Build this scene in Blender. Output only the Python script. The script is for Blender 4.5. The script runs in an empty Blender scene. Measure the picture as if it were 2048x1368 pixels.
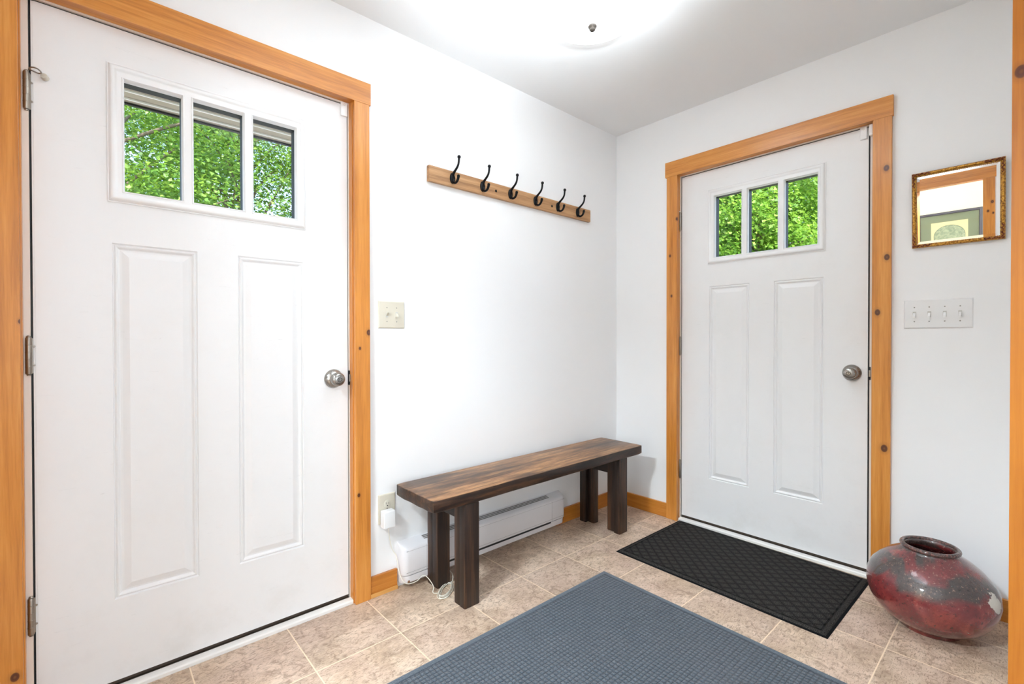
import bpy, bmesh, math, random
import numpy as np
from mathutils import Matrix, Vector

# ------------------------------------------------------------------ camera, world, lights, exposure
scene = bpy.context.scene
COL = scene.collection
PI = math.pi

cam_data = bpy.data.cameras.new('camera')
cam = bpy.data.objects.new('camera', cam_data)
COL.objects.link(cam)
cam_data.sensor_fit = 'HORIZONTAL'
cam_data.sensor_width = 36.0
cam_data.lens = 36.0 * 942.43 / 2048.0
cam_data.shift_x = -0.00045
cam_data.clip_start = 0.02
CAM_LOC = Vector((-2.6131, -1.8721, 1.0895))
yaw, pitch, roll = 0.73187, -0.0079, -0.0012
F = Vector((math.sin(yaw) * math.cos(pitch), math.cos(yaw) * math.cos(pitch), math.sin(pitch)))
R0 = Vector((math.cos(yaw), -math.sin(yaw), 0))
U0 = R0.cross(F)
R1 = R0 * math.cos(roll) + U0 * math.sin(roll)
U1 = -R0 * math.sin(roll) + U0 * math.cos(roll)
cam.matrix_world = Matrix(((R1.x, U1.x, -F.x, CAM_LOC.x), (R1.y, U1.y, -F.y, CAM_LOC.y),
                           (R1.z, U1.z, -F.z, CAM_LOC.z), (0, 0, 0, 1)))
scene.camera = cam

scene.view_settings.view_transform = 'Standard'
scene.view_settings.look = 'None'
scene.view_settings.gamma = 1.0
scene.view_settings.use_curve_mapping = False
scene.view_settings.exposure = 0.72
scene.cycles.max_bounces = 12
scene.cycles.diffuse_bounces = 6
scene.cycles.transparent_max_bounces = 16

world = bpy.data.worlds.new('sky')
scene.world = world
world.use_nodes = True
wn = world.node_tree
wn.nodes.clear()
sky = wn.nodes.new('ShaderNodeTexSky')
sky.sky_type = 'NISHITA'
sky.sun_disc = False
sky.sun_elevation = math.radians(48)
sky.sun_rotation = math.radians(200)
sky.air_density = 1.0
sky.dust_density = 1.5
bgn = wn.nodes.new('ShaderNodeBackground')
bgn.inputs['Strength'].default_value = 0.42
wo = wn.nodes.new('ShaderNodeOutputWorld')
wn.links.new(sky.outputs[0], bgn.inputs[0])
wn.links.new(bgn.outputs[0], wo.inputs[0])


def light(name, kind, loc, energy, color=(1, 1, 1), target=None, **kw):
    d = bpy.data.lights.new(name, kind)
    d.energy = energy
    d.color = color
    for k, v in kw.items():
        setattr(d, k, v)
    o = bpy.data.objects.new(name, d)
    COL.objects.link(o)
    o.location = loc
    if target is not None:
        o.rotation_euler = (Vector(target) - Vector(loc)).to_track_quat('-Z', 'Y').to_euler()
    return o


# sun on the trees (from behind the house)
light('sun', 'SUN', (0, 0, 12), 5.0, (1.0, 0.94, 0.84), target=(0.72, 0.95, 10.6), angle=0.01)
# area fills added in the adjoining rooms
light('hall_fill', 'AREA', (-1.9, -4.85, 1.45), 36, (0.77, 0.895, 1.0), target=(-1.9, 0, 1.25),
      shape='RECTANGLE', size=2.6, size_y=1.7)  # added fill through the opening behind the camera
light('side_room_fill', 'AREA', (-4.1, -0.1, 1.5), 8, (1.0, 0.96, 0.90), target=(-3.9, -2.0, 1.5),
      shape='RECTANGLE', size=0.9, size_y=1.4)  # added fill that brightens the side room for the mirror
light('corner_fill', 'AREA', (-4.36, -1.98, 1.30), 26, (0.79, 0.905, 1.0), target=(0, -0.25, 1.75),
      shape='RECTANGLE', size=0.75, size_y=1.6)  # unseen fill added to lift the room corner
light('passage_fill', 'AREA', (-3.62, -1.05, 2.38), 74, (0.79, 0.91, 1.0), target=(-0.4, -0.95, 0.6),
      shape='DISK', size=0.34)  # unseen fill added high in the side room, aimed through the passage
# photographer's flash, aimed at the ceiling beside the camera
light('bounce_flash', 'SPOT', (-2.20, -1.70, 1.62), 228, (0.785, 0.905, 1.0), target=(-1.76, -1.16, 2.42),
      spot_size=math.radians(64), spot_blend=0.8, shadow_soft_size=0.06)

# ------------------------------------------------------------------ materials
MATS = {}


def mat(name):
    m = bpy.data.materials.new(name)
    m.use_nodes = True
    MATS[name] = m
    return m, m.node_tree, m.node_tree.nodes['Principled BSDF']


def nd(nt, kind, **kw):
    n = nt.nodes.new(kind)
    for k, v in kw.items():
        setattr(n, k, v)
    return n


def link(nt, a, b):
    nt.links.new(a, b)


def setv(nt, sock, v):
    if hasattr(v, 'bl_idname') or hasattr(v, 'is_linked'):
        nt.links.new(v, sock)
    else:
        sock.default_value = v


def mth(nt, op, a, b=None, c=None):
    n = nd(nt, 'ShaderNodeMath', operation=op)
    setv(nt, n.inputs[0], a)
    if b is not None:
        setv(nt, n.inputs[1], b)
    if c is not None:
        setv(nt, n.inputs[2], c)
    return n.outputs[0]


def mixc(nt, fac, a, b, blend='MIX'):
    n = nd(nt, 'ShaderNodeMix', data_type='RGBA', blend_type=blend)
    setv(nt, n.inputs[0], fac)
    setv(nt, n.inputs[6], a)
    setv(nt, n.inputs[7], b)
    return n.outputs[2]


def ramp(nt, fac, stops, interp='LINEAR'):
    n = nd(nt, 'ShaderNodeValToRGB')
    n.color_ramp.interpolation = interp
    el = n.color_ramp.elements
    while len(el) < len(stops):
        el.new(0.5)
    for e, (p, c) in zip(el, stops):
        e.position = p
        e.color = (*c, 1) if len(c) == 3 else c
    setv(nt, n.inputs[0], fac)
    return n.outputs[0]


def noise(nt, vec, scale, detail=4, rough=0.5, dist=0.0):
    n = nd(nt, 'ShaderNodeTexNoise')
    if vec is not None:
        link(nt, vec, n.inputs['Vector'])
    n.inputs['Scale'].default_value = scale
    n.inputs['Detail'].default_value = detail
    n.inputs['Roughness'].default_value = rough
    n.inputs['Distortion'].default_value = dist
    return n.outputs['Fac']


def vscale(nt, vec, s, loc=(0, 0, 0)):
    n = nd(nt, 'ShaderNodeMapping')
    link(nt, vec, n.inputs['Vector'])
    n.inputs['Scale'].default_value = s
    n.inputs['Location'].default_value = loc
    return n.outputs[0]


def bump(nt, b, height, strength=0.3, dist=0.002):
    n = nd(nt, 'ShaderNodeBump')
    n.inputs['Strength'].default_value = strength
    n.inputs['Distance'].default_value = dist
    link(nt, height, n.inputs['Height'])
    link(nt, n.outputs[0], b.inputs['Normal'])
    return n


def pos(nt):
    return nd(nt, 'ShaderNodeNewGeometry').outputs['Position']


def srgb(r, g, b):
    f = lambda c: (c / 255 / 12.92) if c / 255 <= 0.04045 else ((c / 255 + 0.055) / 1.055) ** 2.4
    return (f(r), f(g), f(b), 1)


def plain(name, color, rough=0.5, metal=0.0, spec=0.5, coat=0.0):
    m, nt, b = mat(name)
    b.inputs['Base Color'].default_value = color
    b.inputs['Roughness'].default_value = rough
    b.inputs['Metallic'].default_value = metal
    b.inputs['Specular IOR Level'].default_value = spec
    b.inputs['Coat Weight'].default_value = coat
    return m


def paint(name, color, rough, bscale, bstr, smudge=0.0):
    m, nt, b = mat(name)
    p = pos(nt)
    n = noise(nt, p, bscale, 3, 0.6)
    base = color
    if smudge:
        big = noise(nt, p, 3.0, 5, 0.65)
        f = ramp(nt, big, [(0.45, (0, 0, 0)), (0.8, (1, 1, 1))])
        base = mixc(nt, mth(nt, 'MULTIPLY', f, smudge), color, (color[0] * .8, color[1] * .79, color[2] * .77, 1))
        link(nt, base, b.inputs['Base Color'])
    else:
        b.inputs['Base Color'].default_value = color
    b.inputs['Roughness'].default_value = rough
    bump(nt, b, n, bstr, 0.001)
    return m


def wood(name, grain, cols, rough=0.35, knots=(), contrast=1.0, coat=0.25, seed=0.0, fine=70):
    """honey or dark stained wood; grain = axis letter of the fibre direction, world space."""
    m, nt, b = mat(name)
    p = pos(nt)
    ax = 'xyz'.index(grain)
    s = [1.0, 1.0, 1.0]
    s[ax] = 0.045
    loc = (seed, seed * 1.7, seed * 2.3)
    v = vscale(nt, p, s, loc)
    # bend fibres around the knots
    knotmask = None
    for (kx, ky, kz, kr) in knots:
        d = nd(nt, 'ShaderNodeVectorMath', operation='SUBTRACT')
        link(nt, p, d.inputs[0])
        d.inputs[1].default_value = (kx, ky, kz)
        sc = [1.0, 1.0, 1.0]
        sc[ax] = 0.72
        e = nd(nt, 'ShaderNodeVectorMath', operation='MULTIPLY')
        link(nt, d.outputs[0], e.inputs[0])
        e.inputs[1].default_value = sc
        l = nd(nt, 'ShaderNodeVectorMath', operation='LENGTH')
        link(nt, e.outputs[0], l.inputs[0])
        q = mth(nt, 'DIVIDE', l.outputs['Value'], kr)
        # dark disc with soft halo
        core = ramp(nt, mth(nt, 'MULTIPLY', q, 0.25), [(0.0, (0.78, 0.78, 0.78)), (0.12, (1, 1, 1)), (0.22, (0.92, 0.92, 0.92)), (0.27, (0.25, 0.25, 0.25)), (0.5, (0, 0, 0))])
        # crack / dark fibre running from the knot along the grain
        knotmask = core if knotmask is None else mth(nt, 'MAXIMUM', knotmask, core)
    wob = noise(nt, v, 6, 3, 0.5)
    mixv = nd(nt, 'ShaderNodeVectorMath', operation='SCALE')
    cmb = nd(nt, 'ShaderNodeCombineXYZ')
    for i in range(3):
        if i != ax:
            link(nt, wob, cmb.inputs[i])
    link(nt, cmb.outputs[0], mixv.inputs[0])
    mixv.inputs['Scale'].default_value = 0.05
    addv = nd(nt, 'ShaderNodeVectorMath', operation='ADD')
    link(nt, v, addv.inputs[0])
    link(nt, mixv.outputs[0], addv.inputs[1])
    n1 = noise(nt, addv.outputs[0], 26, 3, 0.6)
    n2 = noise(nt, addv.outputs[0], fine * 3.0, 3, 0.65)
    n3 = noise(nt, p, 2.5, 2, 0.5)
    f = mth(nt, 'ADD', mth(nt, 'MULTIPLY', n1, 0.6), mth(nt, 'ADD', mth(nt, 'MULTIPLY', n2, 0.28), mth(nt, 'MULTIPLY', n3, 0.12)))
    c = ramp(nt, f, [(0.5 - 0.22 / contrast, cols[0][:3]), (0.5, cols[1][:3]), (0.5 + 0.2 / contrast, cols[2][:3])])
    if knotmask is not None:
        c = mixc(nt, knotmask, c, srgb(82, 36, 16))
    link(nt, c, b.inputs['Base Color'])
    b.inputs['Roughness'].default_value = rough
    b.inputs['Coat Weight'].default_value = coat
    b.inputs['Coat Roughness'].default_value = 0.2
    bump(nt, b, n2, 0.12, 0.0006)
    return m


HON = (srgb(162, 92, 28), srgb(205, 132, 52), srgb(226, 160, 78))
HON_D = (srgb(152, 84, 22), srgb(192, 120, 42), srgb(212, 144, 64))

M_WALL = paint('white_wall_paint', (0.885, 0.885, 0.885, 1), 0.55, 260, 0.08)
M_CEIL = paint('flat_ceiling_paint', (0.86, 0.86, 0.86, 1), 0.8, 200, 0.05)
M_CREAM = paint('cream_wall_paint', srgb(208, 196, 170), 0.7, 200, 0.05)
M_PLATE = plain('ivory_plastic', srgb(210, 203, 186), 0.35)
M_PLATEW = plain('white_plate_plastic', srgb(233, 233, 233), 0.3)
M_PLASTIC = plain('white_plastic', srgb(240, 240, 240), 0.35)
M_TSLOT = plain('shaded_slot_plastic', srgb(196, 194, 188), 0.5)
M_CORD = plain('cream_cord_rubber', srgb(232, 228, 214), 0.45)
M_BLACK = plain('black_gasket', srgb(14, 15, 16), 0.6)
M_DARKGAP = plain('weatherstrip_brown', srgb(62, 50, 40), 0.6)
M_IRON = plain('black_cast_iron', srgb(30, 31, 33), 0.38, 0.85)
M_STRIP = plain('cream_jamb_paint', srgb(226, 216, 206), 0.45)
M_SOFFIT = plain('taupe_vinyl', srgb(172, 154, 132), 0.5)
M_SOFFIT_HI = plain('vinyl_highlight', srgb(245, 238, 228), 0.5)  # pale tone stands in for highlights along the soffit grooves
M_SLOT = plain('dark_slot', srgb(38, 38, 40), 0.7)
M_SCREW = plain('screw_steel', srgb(150, 148, 140), 0.35, 0.8)


def nickel(name, base, rough):
    m, nt, b = mat(name)
    p = pos(nt)
    n = noise(nt, p, 300, 2, 0.5)
    b.inputs['Base Color'].default_value = base
    b.inputs['Metallic'].default_value = 1.0
    link(nt, ramp(nt, n, [(0.3, (rough,) * 3), (0.7, (rough + 0.1,) * 3)]), b.inputs['Roughness'])
    return m


M_NICKEL = nickel('satin_nickel', srgb(160, 157, 152), 0.26)
M_HINGE = nickel('aged_steel_hinge', srgb(158, 150, 140), 0.34)


def door_paint():
    m, nt, b = mat('white_embossed_door')
    tc = nd(nt, 'ShaderNodeTexCoord').outputs['Object']
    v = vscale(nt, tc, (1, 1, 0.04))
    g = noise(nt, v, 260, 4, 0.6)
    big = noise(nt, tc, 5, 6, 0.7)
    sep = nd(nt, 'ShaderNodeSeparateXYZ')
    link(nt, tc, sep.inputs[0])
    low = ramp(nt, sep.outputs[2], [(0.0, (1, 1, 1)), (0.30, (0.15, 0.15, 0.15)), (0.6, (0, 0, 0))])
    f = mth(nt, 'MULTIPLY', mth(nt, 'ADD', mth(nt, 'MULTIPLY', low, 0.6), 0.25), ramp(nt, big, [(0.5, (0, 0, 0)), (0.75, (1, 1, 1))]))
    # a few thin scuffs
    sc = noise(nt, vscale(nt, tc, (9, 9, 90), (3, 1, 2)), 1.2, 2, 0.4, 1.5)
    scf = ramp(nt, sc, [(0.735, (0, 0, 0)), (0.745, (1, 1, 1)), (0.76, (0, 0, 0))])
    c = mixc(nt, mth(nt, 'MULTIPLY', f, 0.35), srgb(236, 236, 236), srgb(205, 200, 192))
    c = mixc(nt, mth(nt, 'MULTIPLY', scf, 0.16), c, srgb(140, 138, 134))
    link(nt, c, b.inputs['Base Color'])
    b.inputs['Roughness'].default_value = 0.42
    bump(nt, b, g, 0.10, 0.0006)
    return m


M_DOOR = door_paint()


def floor_mat():
    m, nt, b = mat('stone_look_vinyl_tile')
    p = pos(nt)
    sep = nd(nt, 'ShaderNodeSeparateXYZ')
    link(nt, p, sep.inputs[0])
    T = 0.305
    gx = mth(nt, 'DIVIDE', mth(nt, 'ADD', sep.outputs[0], 0.237 + T * 40), T)
    gy = mth(nt, 'DIVIDE', mth(nt, 'ADD', sep.outputs[1], 0.303 + T * 40), T)
    fx, fy = mth(nt, 'FRACT', gx), mth(nt, 'FRACT', gy)
    ex = mth(nt, 'MINIMUM', fx, mth(nt, 'SUBTRACT', 1.0, fx))
    ey = mth(nt, 'MINIMUM', fy, mth(nt, 'SUBTRACT', 1.0, fy))
    e = mth(nt, 'MINIMUM', ex, ey)
    e = mth(nt, 'ADD', e, mth(nt, 'MULTIPLY', mth(nt, 'SUBTRACT', noise(nt, p, 90, 2), 0.5), 0.006))
    grout = ramp(nt, e, [(0.0045, (1, 1, 1)), (0.0085, (0, 0, 0))])
    idv = nd(nt, 'ShaderNodeCombineXYZ')
    link(nt, mth(nt, 'FLOOR', gx), idv.inputs[0])
    link(nt, mth(nt, 'FLOOR', gy), idv.inputs[1])
    wn_ = nd(nt, 'ShaderNodeTexWhiteNoise', noise_dimensions='3D')
    link(nt, idv.outputs[0], wn_.inputs['Vector'])
    off = nd(nt, 'ShaderNodeVectorMath', operation='SCALE')
    link(nt, wn_.outputs['Color'], off.inputs[0])
    off.inputs['Scale'].default_value = 30
    pv = nd(nt, 'ShaderNodeVectorMath', operation='ADD')
    link(nt, p, pv.inputs[0])
    link(nt, off.outputs[0], pv.inputs[1])
    n1 = noise(nt, pv.outputs[0], 7, 6, 0.62, 0.6)
    n2 = noise(nt, pv.outputs[0], 26, 6, 0.7, 1.6)
    n3 = noise(nt, vscale(nt, pv.outputs[0], (1, 3.5, 1)), 60, 5, 0.7, 0.8)
    n4 = noise(nt, pv.outputs[0], 4, 3, 0.5)
    c = ramp(nt, n1, [(0.28, srgb(150, 128, 106)[:3]), (0.5, srgb(188, 165, 142)[:3]), (0.72, srgb(214, 194, 172)[:3])])
    c = mixc(nt, ramp(nt, n4, [(0.4, (0, 0, 0)), (0.65, (0.5, 0.5, 0.5))]), c, srgb(192, 166, 152))
    c = mixc(nt, ramp(nt, n2, [(0.36, (0.75, 0.75, 0.75)), (0.49, (0, 0, 0))]), c, srgb(138, 114, 94))
    c = mixc(nt, ramp(nt, n2, [(0.56, (0, 0, 0)), (0.7, (0.45, 0.45, 0.45))]), c, srgb(226, 208, 190))
    c = mixc(nt, ramp(nt, n3, [(0.38, (0.8, 0.8, 0.8)), (0.47, (0, 0, 0))]), c, srgb(124, 100, 82))
    tint = mth(nt, 'ADD', mth(nt, 'MULTIPLY', wn_.outputs['Value'], 0.14), 1.10)
    br = nd(nt, 'ShaderNodeVectorMath', operation='SCALE')
    link(nt, c, br.inputs[0])
    link(nt, tint, br.inputs['Scale'])
    c = mixc(nt, grout, br.outputs[0], srgb(236, 214, 186))
    link(nt, c, b.inputs['Base Color'])
    b.inputs['Roughness'].default_value = 0.42
    h = mth(nt, 'SUBTRACT', mth(nt, 'MULTIPLY', n2, 0.5), mth(nt, 'MULTIPLY', grout, 0.4))
    bump(nt, b, h, 0.25, 0.0015)
    return m


M_FLOOR = floor_mat()

M_WOOD_V = wood('honey_pine_vertical', 'z', HON, knots=[
    (-0.019, -1.429, 1.831, 0.010), (-0.019, -1.432, 1.442, 0.010), (-0.019, -1.400, 1.202, 0.010), (-0.019, -1.426, 0.604, 0.012),
    (-0.019, -0.399, 1.582, 0.006), (-0.019, -0.409, 1.341, 0.006), (-0.015, -0.442, 1.796, 0.008)], seed=1.3)
M_WOOD_VL = wood('honey_pine_vertical_knotty', 'z', HON, knots=[
    (-1.750, -0.019, 1.114, 0.009), (-1.788, -0.019, 1.049, 0.005), (-1.795, -0.019, 0.447, 0.006),
    (-2.769, -0.019, 0.169, 0.009), (-2.752, -0.019, 1.137, 0.005)], seed=4.1)
M_WOOD_X = wood('honey_pine_along_x', 'x', HON, seed=2.2, contrast=1.25)
M_WOOD_Y = wood('honey_pine_along_y', 'y', HON, seed=7.7, contrast=1.25, knots=[(-2.911, -1.60, 1.72, 0.01)])
M_WOOD_P = wood('honey_pine_post', 'z', (srgb(136, 72, 12), srgb(172, 102, 22), srgb(190, 120, 38)), seed=9.5, knots=[(-1.45, -1.8524, 1.535, 0.008)])
M_WOOD_D = wood('honey_pine_passage', 'z', HON, seed=5.5, knots=[(-2.911, -1.625, 1.86, 0.009), (-2.911, -1.60, 1.79, 0.007), (-2.911, -1.63, 1.77, 0.006)])
M_BASE_X = wood('honey_baseboard_along_x', 'x', HON_D, seed=3.2)
M_BASE_Y = wood('honey_baseboard_along_y', 'y', HON_D, seed=6.1)
M_SHOE = wood('pale_shoe_strip', 'x', (srgb(190, 132, 60), srgb(214, 156, 84), srgb(230, 178, 108)), seed=3.9)
M_RAIL = wood('weathered_oak_rail', 'x', (srgb(128, 88, 56), srgb(180, 136, 94), srgb(206, 164, 120)), rough=0.6, coat=0, seed=8.8, contrast=1.3)
DK = (srgb(16, 9, 6), srgb(40, 24, 15), srgb(88, 57, 35))
M_BENCH_LEG = wood('dark_stained_leg', 'z', DK, rough=0.5, coat=0.08, seed=2.9, contrast=1.3)
M_BENCH_RAIL = wood('dark_stained_rail', 'y', DK, rough=0.5, coat=0.08, seed=4.9, contrast=1.3)


def bench_top():
    m, nt, b = mat('worn_dark_bench_top')
    p = pos(nt)
    v = vscale(nt, p, (0.10, 1, 1))
    wv = noise(nt, v, 14, 3, 0.5)
    n1 = noise(nt, v, 42, 4, 0.6, 0.4)
    n2 = noise(nt, v, 260, 3, 0.6)
    big = noise(nt, vscale(nt, p, (0.5, 1.3, 1), (2, 0, 0)), 6, 4, 0.6)
    dark = ramp(nt, n1, [(0.3, DK[0][:3]), (0.5, DK[1][:3]), (0.72, DK[2][:3])])
    tan = ramp(nt, n1, [(0.32, srgb(82, 52, 32)[:3]), (0.5, srgb(146, 102, 64)[:3]), (0.68, srgb(188, 140, 92)[:3])])
    sep = nd(nt, 'ShaderNodeSeparateXYZ')
    link(nt, p, sep.inputs[0])
    topm = ramp(nt, mth(nt, 'MULTIPLY', mth(nt, 'SUBTRACT', sep.outputs[2], 0.455), 50), [(0.62, (0, 0, 0)), (0.74, (1, 1, 1))])
    worn = ramp(nt, mth(nt, 'ADD', mth(nt, 'MULTIPLY', big, 0.62), mth(nt, 'MULTIPLY', wv, 0.38)), [(0.38, (0.22, 0.22, 0.22)), (0.53, (1, 1, 1))])
    f = mth(nt, 'MULTIPLY', topm, worn)
    c = mixc(nt, f, dark, tan)
    c = mixc(nt, ramp(nt, n2, [(0.38, (0.45, 0.45, 0.45)), (0.5, (0, 0, 0))]), c, srgb(34, 22, 15))
    # one knot near the corner end
    d = nd(nt, 'ShaderNodeVectorMath', operation='DISTANCE')
    link(nt, p, d.inputs[0])
    d.inputs[1].default_value = (-0.52, -0.18, 0.47)
    rings = mth(nt, 'SINE', mth(nt, 'MULTIPLY', d.outputs['Value'], 520))
    near = ramp(nt, mth(nt, 'MULTIPLY', d.outputs['Value'], 10), [(0.18, (1, 1, 1)), (0.5, (0, 0, 0))])
    kf = mth(nt, 'MULTIPLY', near, mth(nt, 'ADD', mth(nt, 'MULTIPLY', rings, 0.25), 0.45))
    c = mixc(nt, kf, c, srgb(50, 33, 24))
    link(nt, c, b.inputs['Base Color'])
    b.inputs['Roughness'].default_value = 0.42
    b.inputs['Coat Weight'].default_value = 0.12
    b.inputs['Coat Roughness'].default_value = 0.35
    bump(nt, b, n1, 0.25, 0.0015)
    return m


M_BENCH_TOP = bench_top()


def mat_rug():
    m, nt, b = mat('slate_blue_waffle_carpet')
    tc = nd(nt, 'ShaderNodeTexCoord').outputs['Object']
    sep = nd(nt, 'ShaderNodeSeparateXYZ')
    link(nt, tc, sep.inputs[0])
    T = 0.0155
    wx = mth(nt, 'MULTIPLY', mth(nt, 'SUBTRACT', noise(nt, tc, 150, 2, 0.6), 0.5), 0.0075)
    wy = mth(nt, 'MULTIPLY', mth(nt, 'SUBTRACT', noise(nt, vscale(nt, tc, (1, 1, 1), (5, 3, 0)), 150, 2, 0.6), 0.5), 0.0075)
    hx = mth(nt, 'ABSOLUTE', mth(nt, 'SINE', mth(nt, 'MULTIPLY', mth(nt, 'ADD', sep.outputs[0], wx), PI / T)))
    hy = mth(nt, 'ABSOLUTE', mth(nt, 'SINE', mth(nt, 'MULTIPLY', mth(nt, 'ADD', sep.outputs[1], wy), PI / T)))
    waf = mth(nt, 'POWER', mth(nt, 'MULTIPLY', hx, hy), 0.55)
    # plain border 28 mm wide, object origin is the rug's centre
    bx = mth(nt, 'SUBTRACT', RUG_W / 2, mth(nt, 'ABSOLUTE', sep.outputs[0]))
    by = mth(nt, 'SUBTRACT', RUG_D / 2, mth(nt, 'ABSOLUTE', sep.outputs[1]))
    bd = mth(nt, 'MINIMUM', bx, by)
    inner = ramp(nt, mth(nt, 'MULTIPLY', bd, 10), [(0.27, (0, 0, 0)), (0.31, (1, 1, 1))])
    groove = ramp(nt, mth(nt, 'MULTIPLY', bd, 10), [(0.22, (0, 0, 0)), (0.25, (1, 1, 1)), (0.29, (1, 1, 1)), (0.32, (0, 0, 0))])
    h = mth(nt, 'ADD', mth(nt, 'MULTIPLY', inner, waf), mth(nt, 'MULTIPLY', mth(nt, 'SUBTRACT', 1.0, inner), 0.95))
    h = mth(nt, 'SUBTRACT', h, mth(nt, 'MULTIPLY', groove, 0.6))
    fib = noise(nt, tc, 900, 3, 0.8)
    fib2 = noise(nt, tc, 420, 2, 0.7)
    c = ramp(nt, fib, [(0.38, srgb(32, 42, 50)[:3]), (0.5, srgb(70, 83, 95)[:3]), (0.62, srgb(140, 152, 163)[:3])])
    c = mixc(nt, mth(nt, 'MULTIPLY', mth(nt, 'SUBTRACT', 1.0, h), 0.9), c, srgb(34, 44, 56))  # shade in the waffle grooves painted into the colour
    c = mixc(nt, ramp(nt, noise(nt, tc, 3, 3, 0.6), [(0.4, (0, 0, 0)), (0.7, (0.25, 0.25, 0.25))]), c, srgb(96, 98, 106))
    link(nt, c, b.inputs['Base Color'])
    b.inputs['Roughness'].default_value = 0.95
    b.inputs['Specular IOR Level'].default_value = 0.1
    b.inputs['Sheen Weight'].default_value = 0.25
    hh = mth(nt, 'ADD', h, mth(nt, 'MULTIPLY', fib2, 0.5))
    bump(nt, b, hh, 1.0, 0.006)
    return m


def mat_doormat():
    m, nt, b = mat('charcoal_quilted_doormat')
    tc = nd(nt, 'ShaderNodeTexCoord').outputs['Object']
    sep = nd(nt, 'ShaderNodeSeparateXYZ')
    link(nt, tc, sep.inputs[0])
    T = 0.052
    a = mth(nt, 'ADD', mth(nt, 'MULTIPLY', sep.outputs[0], 1.0), mth(nt, 'MULTIPLY', sep.outputs[1], 0.9))
    c_ = mth(nt, 'SUBTRACT', mth(nt, 'MULTIPLY', sep.outputs[0], 1.0), mth(nt, 'MULTIPLY', sep.outputs[1], 0.9))
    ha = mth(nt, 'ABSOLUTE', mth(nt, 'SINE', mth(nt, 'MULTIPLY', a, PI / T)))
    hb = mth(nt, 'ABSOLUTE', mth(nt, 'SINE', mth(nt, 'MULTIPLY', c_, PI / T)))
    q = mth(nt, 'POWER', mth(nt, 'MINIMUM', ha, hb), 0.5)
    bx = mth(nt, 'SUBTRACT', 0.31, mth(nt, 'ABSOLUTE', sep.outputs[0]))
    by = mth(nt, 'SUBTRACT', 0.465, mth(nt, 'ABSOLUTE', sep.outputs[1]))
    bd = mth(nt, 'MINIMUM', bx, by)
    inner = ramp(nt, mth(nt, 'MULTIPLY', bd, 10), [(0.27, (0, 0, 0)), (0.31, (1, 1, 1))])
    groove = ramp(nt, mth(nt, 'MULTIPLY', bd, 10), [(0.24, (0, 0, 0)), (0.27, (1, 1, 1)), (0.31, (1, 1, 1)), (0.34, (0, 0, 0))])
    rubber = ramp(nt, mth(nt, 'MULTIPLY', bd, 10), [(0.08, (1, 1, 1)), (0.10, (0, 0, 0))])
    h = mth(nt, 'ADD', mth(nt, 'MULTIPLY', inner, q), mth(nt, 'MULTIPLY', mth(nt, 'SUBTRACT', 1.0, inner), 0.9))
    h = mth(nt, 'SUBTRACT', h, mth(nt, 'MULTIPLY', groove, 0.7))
    fib = noise(nt, tc, 380, 4, 0.8)
    c = ramp(nt, fib, [(0.38, srgb(26, 25, 25)[:3]), (0.5, srgb(56, 54, 52)[:3]), (0.64, srgb(108, 104, 100)[:3])])
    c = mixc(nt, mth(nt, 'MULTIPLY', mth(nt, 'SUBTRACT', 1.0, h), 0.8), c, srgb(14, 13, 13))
    c = mixc(nt, rubber, c, srgb(24, 25, 28))
    link(nt, c, b.inputs['Base Color'])
    b.inputs['Roughness'].default_value = 0.95
    b.inputs['Specular IOR Level'].default_value = 0.12
    hh = mth(nt, 'ADD', h, mth(nt, 'MULTIPLY', fib, 0.5))
    bump(nt, b, hh, 1.0, 0.008)
    return m


GLINT_POS = (-0.064, -0.176, 0.178)  # centre of the painted window reflection on the vase


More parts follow.
